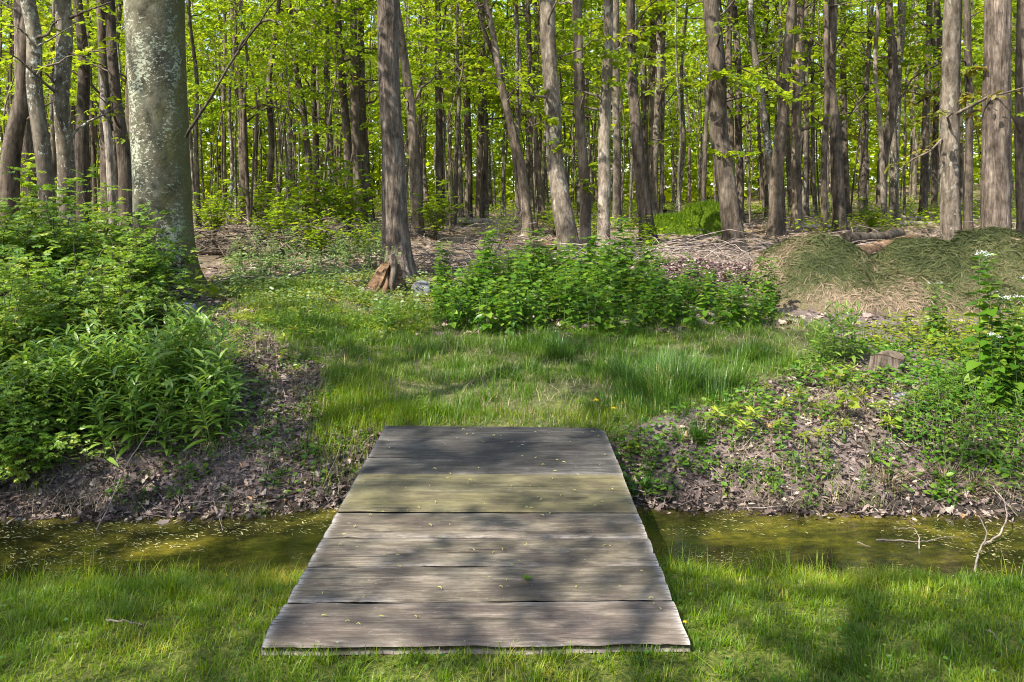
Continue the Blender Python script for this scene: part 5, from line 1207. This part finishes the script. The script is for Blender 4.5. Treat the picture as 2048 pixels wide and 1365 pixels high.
def water_twig(lab, pl, r=.006):
    pl = np.asarray(pl, float); n = 26; t = np.linspace(0, 1, len(pl)); tt = np.linspace(0, 1, n)
    c = np.stack([np.interp(tt, t, pl[:, k]) for k in range(3)], -1); c[1:-1] = (c[:-2]+c[1:-1]+c[2:])/3
    c += np.cumsum(RNG.normal(0, .0022, (n, 3)), 0); c[:, 2] = np.maximum(c[:, 2], WZ+.012)
    mid = c[n//2].copy(); mb = MB(); tube(mb, c-mid, r*(1-.65*tt), 6)
    o = mb.build('fallen_twig', M['twig']); o.location = mid; tag(o, lab, 'twig')
    return c, o, mid
def wp(px, py, dz=0):   # a point on the water surface, lifted by dz
    d = (H-WZ)*F/(py-HY); return [(px-CX)*d/F, d, WZ+.012+dz]
def twigs():
    water_twig('pale forked twig bending upward out of the water at the right', [wp(1950, 1145, 0), wp(1960, 1120, .05), wp(1975, 1120, .13), wp(1962, 1120, .22), wp(1945, 1120, .26)], .006)
    water_twig('pale curved twig arching from the right bank down to the water', [wp(1968, 1100, .02), wp(2000, 1090, .04), wp(2016, 1080, .1), wp(2010, 1060, .16), wp(1990, 1030, .16), wp(1980, 1010, .12)], .006)
    water_twig('long thin twig lying on the water right of the footbridge', [wp(1752, 1085), wp(1800, 1088, .004), wp(1840, 1095, .01), wp(1890, 1085, .01), wp(1915, 1086)], .005)
    water_twig('thin curved twig standing over the long twig in the water', [wp(1838, 1102), wp(1836, 1095, .04), wp(1825, 1085, .06), wp(1810, 1075, .05), wp(1780, 1062, .01)], .004)
    water_twig('short straight twig floating near the long twig', [wp(1716, 1090), wp(1745, 1102, .004)], .004)
    water_twig('tall dry reed stalk leaning over the left water edge', [wp(192, 1065), [-2.35, 4.75, 0.0], [-2.2, 4.9, .3]], .004)
    water_twig('thin dry stalk lying on the left bank beside the reed stalk', [wp(198, 1045), [-2.45, 4.8, -.12], [-2.55, 4.95, 0.05]], .003)
    water_twig('thin arched twig at the water edge left of the footbridge', [wp(447, 1065), wp(435, 1040, .05), wp(430, 1030, .1), wp(436, 1020, .12)], .0025)
    # sticks on the lawn
    for lab, a, b in (('thin brown stick lying in the lawn left of the footbridge', (210, 1262), (288, 1268)), ('small pale stick in the lawn at the lower right corner', (1980, 1285), (2010, 1305))):
        p, q = G(*a), G(*b); p[2] += .035; q[2] += .03; m = (p+q)/2+[0, .01, .008]
        water_twig(lab, [p, m, q], .004)
RNG = np.random.default_rng(114)
twigs()

# ------------------------------------------------------------------ bits lying on the planks
def bits():
    protos = []
    for i in range(4):
        mb = MB(); t = np.linspace(0, 1, 7); ln = R(.016, .026); c = R(.5, 2.2)
        pl = np.stack([ln*np.sin(t*c)/c, ln*(1-np.cos(t*c))/c, .0022+.003*np.sin(t*3)], -1); tube(mb, pl, .0019*(1-.4*abs(t-.5)), 5)
        protos.append(tag(mb.build('fallen_catkin', M['catkin']), cat='catkin'))
    st = Stock(protos)
    for k in range(95):
        x, y = R(BX0+.05, BX1-.05), R(BY0+.08, BY1-.06)
        st.put((x, y, .006), R(0, 6.28), R(.55, 1.15), label='tiny yellow catkin lying on the footbridge planks', group='yellow catkins fallen on the footbridge')
    st.done()
    mb = MB(); place(mb, T_MAPLE, np.zeros((1, 3)), np.array([[1., .2, .0]]), np.array([[0, .05, 1.]]), .045)
    o = mb.build('fallen_leaf', M['mustard']); o.location = W(1045, 1163, 3.27); o.location.z = .012
    tag(o, 'single green leaf lying near the middle of the footbridge', 'leaf')
    mb = MB(); place(mb, T_OVAL, np.zeros((1, 3)), np.array([[1., .3, .0]]), np.array([[0, .05, 1.]]), .03)
    o = mb.build('fallen_leaf', M['catkin']); o.location = G(1762, 1110); o.location.z = WZ+.018
    tag(o, 'yellow leaf floating on the water right of the footbridge', 'leaf')
    o2 = o.copy(); COL.objects.link(o2); o2.location = G(1985, 1122); o2.location.z = WZ+.018; o2.rotation_euler.z = 2; o2['label'] = 'yellow leaf floating near the bent twig at the right'
RNG = np.random.default_rng(115)
bits()

# ------------------------------------------------------------------ light, sky, camera
az, el = math.radians(-131), math.radians(49)     # azimuth from +Y towards +X
sv = Vector((math.sin(az)*math.cos(el), math.cos(az)*math.cos(el), math.sin(el)))
sun = bpy.data.lights.new('sun', 'SUN'); sun.energy = 4.7; sun.angle = math.radians(.5); sun.color = (1, .95, .86)
so = bpy.data.objects.new('sun', sun); COL.objects.link(so); so.rotation_euler = sv.to_track_quat('Z', 'Y').to_euler()
w = bpy.data.worlds.new('World'); SC.world = w; w.use_nodes = True; nt = w.node_tree
bg = nt.nodes['Background']; sk = nt.nodes.new('ShaderNodeTexSky'); sk.sky_type = 'NISHITA'; sk.sun_disc = False
sk.sun_elevation = el; sk.sun_rotation = az; sk.air_density = 1.0; sk.dust_density = 1.5
nt.links.new(sk.outputs[0], bg.inputs[0]); bg.inputs[1].default_value = .15
cam = bpy.data.cameras.new('camera'); co = bpy.data.objects.new('camera', cam); COL.objects.link(co)
co.location = (0, 0, H); co.rotation_euler = (math.radians(90), 0, 0)
cam.sensor_width = 36; cam.lens = F/2048*36; cam.shift_y = -(682.5-HY)/2048; cam.clip_end = 1000; cam.clip_start = .05
SC.camera = co
SC.view_settings.view_transform = 'Standard'; SC.view_settings.look = 'None'; SC.view_settings.exposure = 1.3; SC.view_settings.gamma = 1
cy = SC.cycles
cy.max_bounces = 7; cy.diffuse_bounces = 4; cy.glossy_bounces = 2; cy.transmission_bounces = 4; cy.transparent_max_bounces = 4
cy.filter_width = 1.05; cy.use_denoising = True; cy.use_adaptive_sampling = True; cy.adaptive_threshold = .015
try: cy.denoiser = 'OPENIMAGEDENOISE'
except Exception: pass
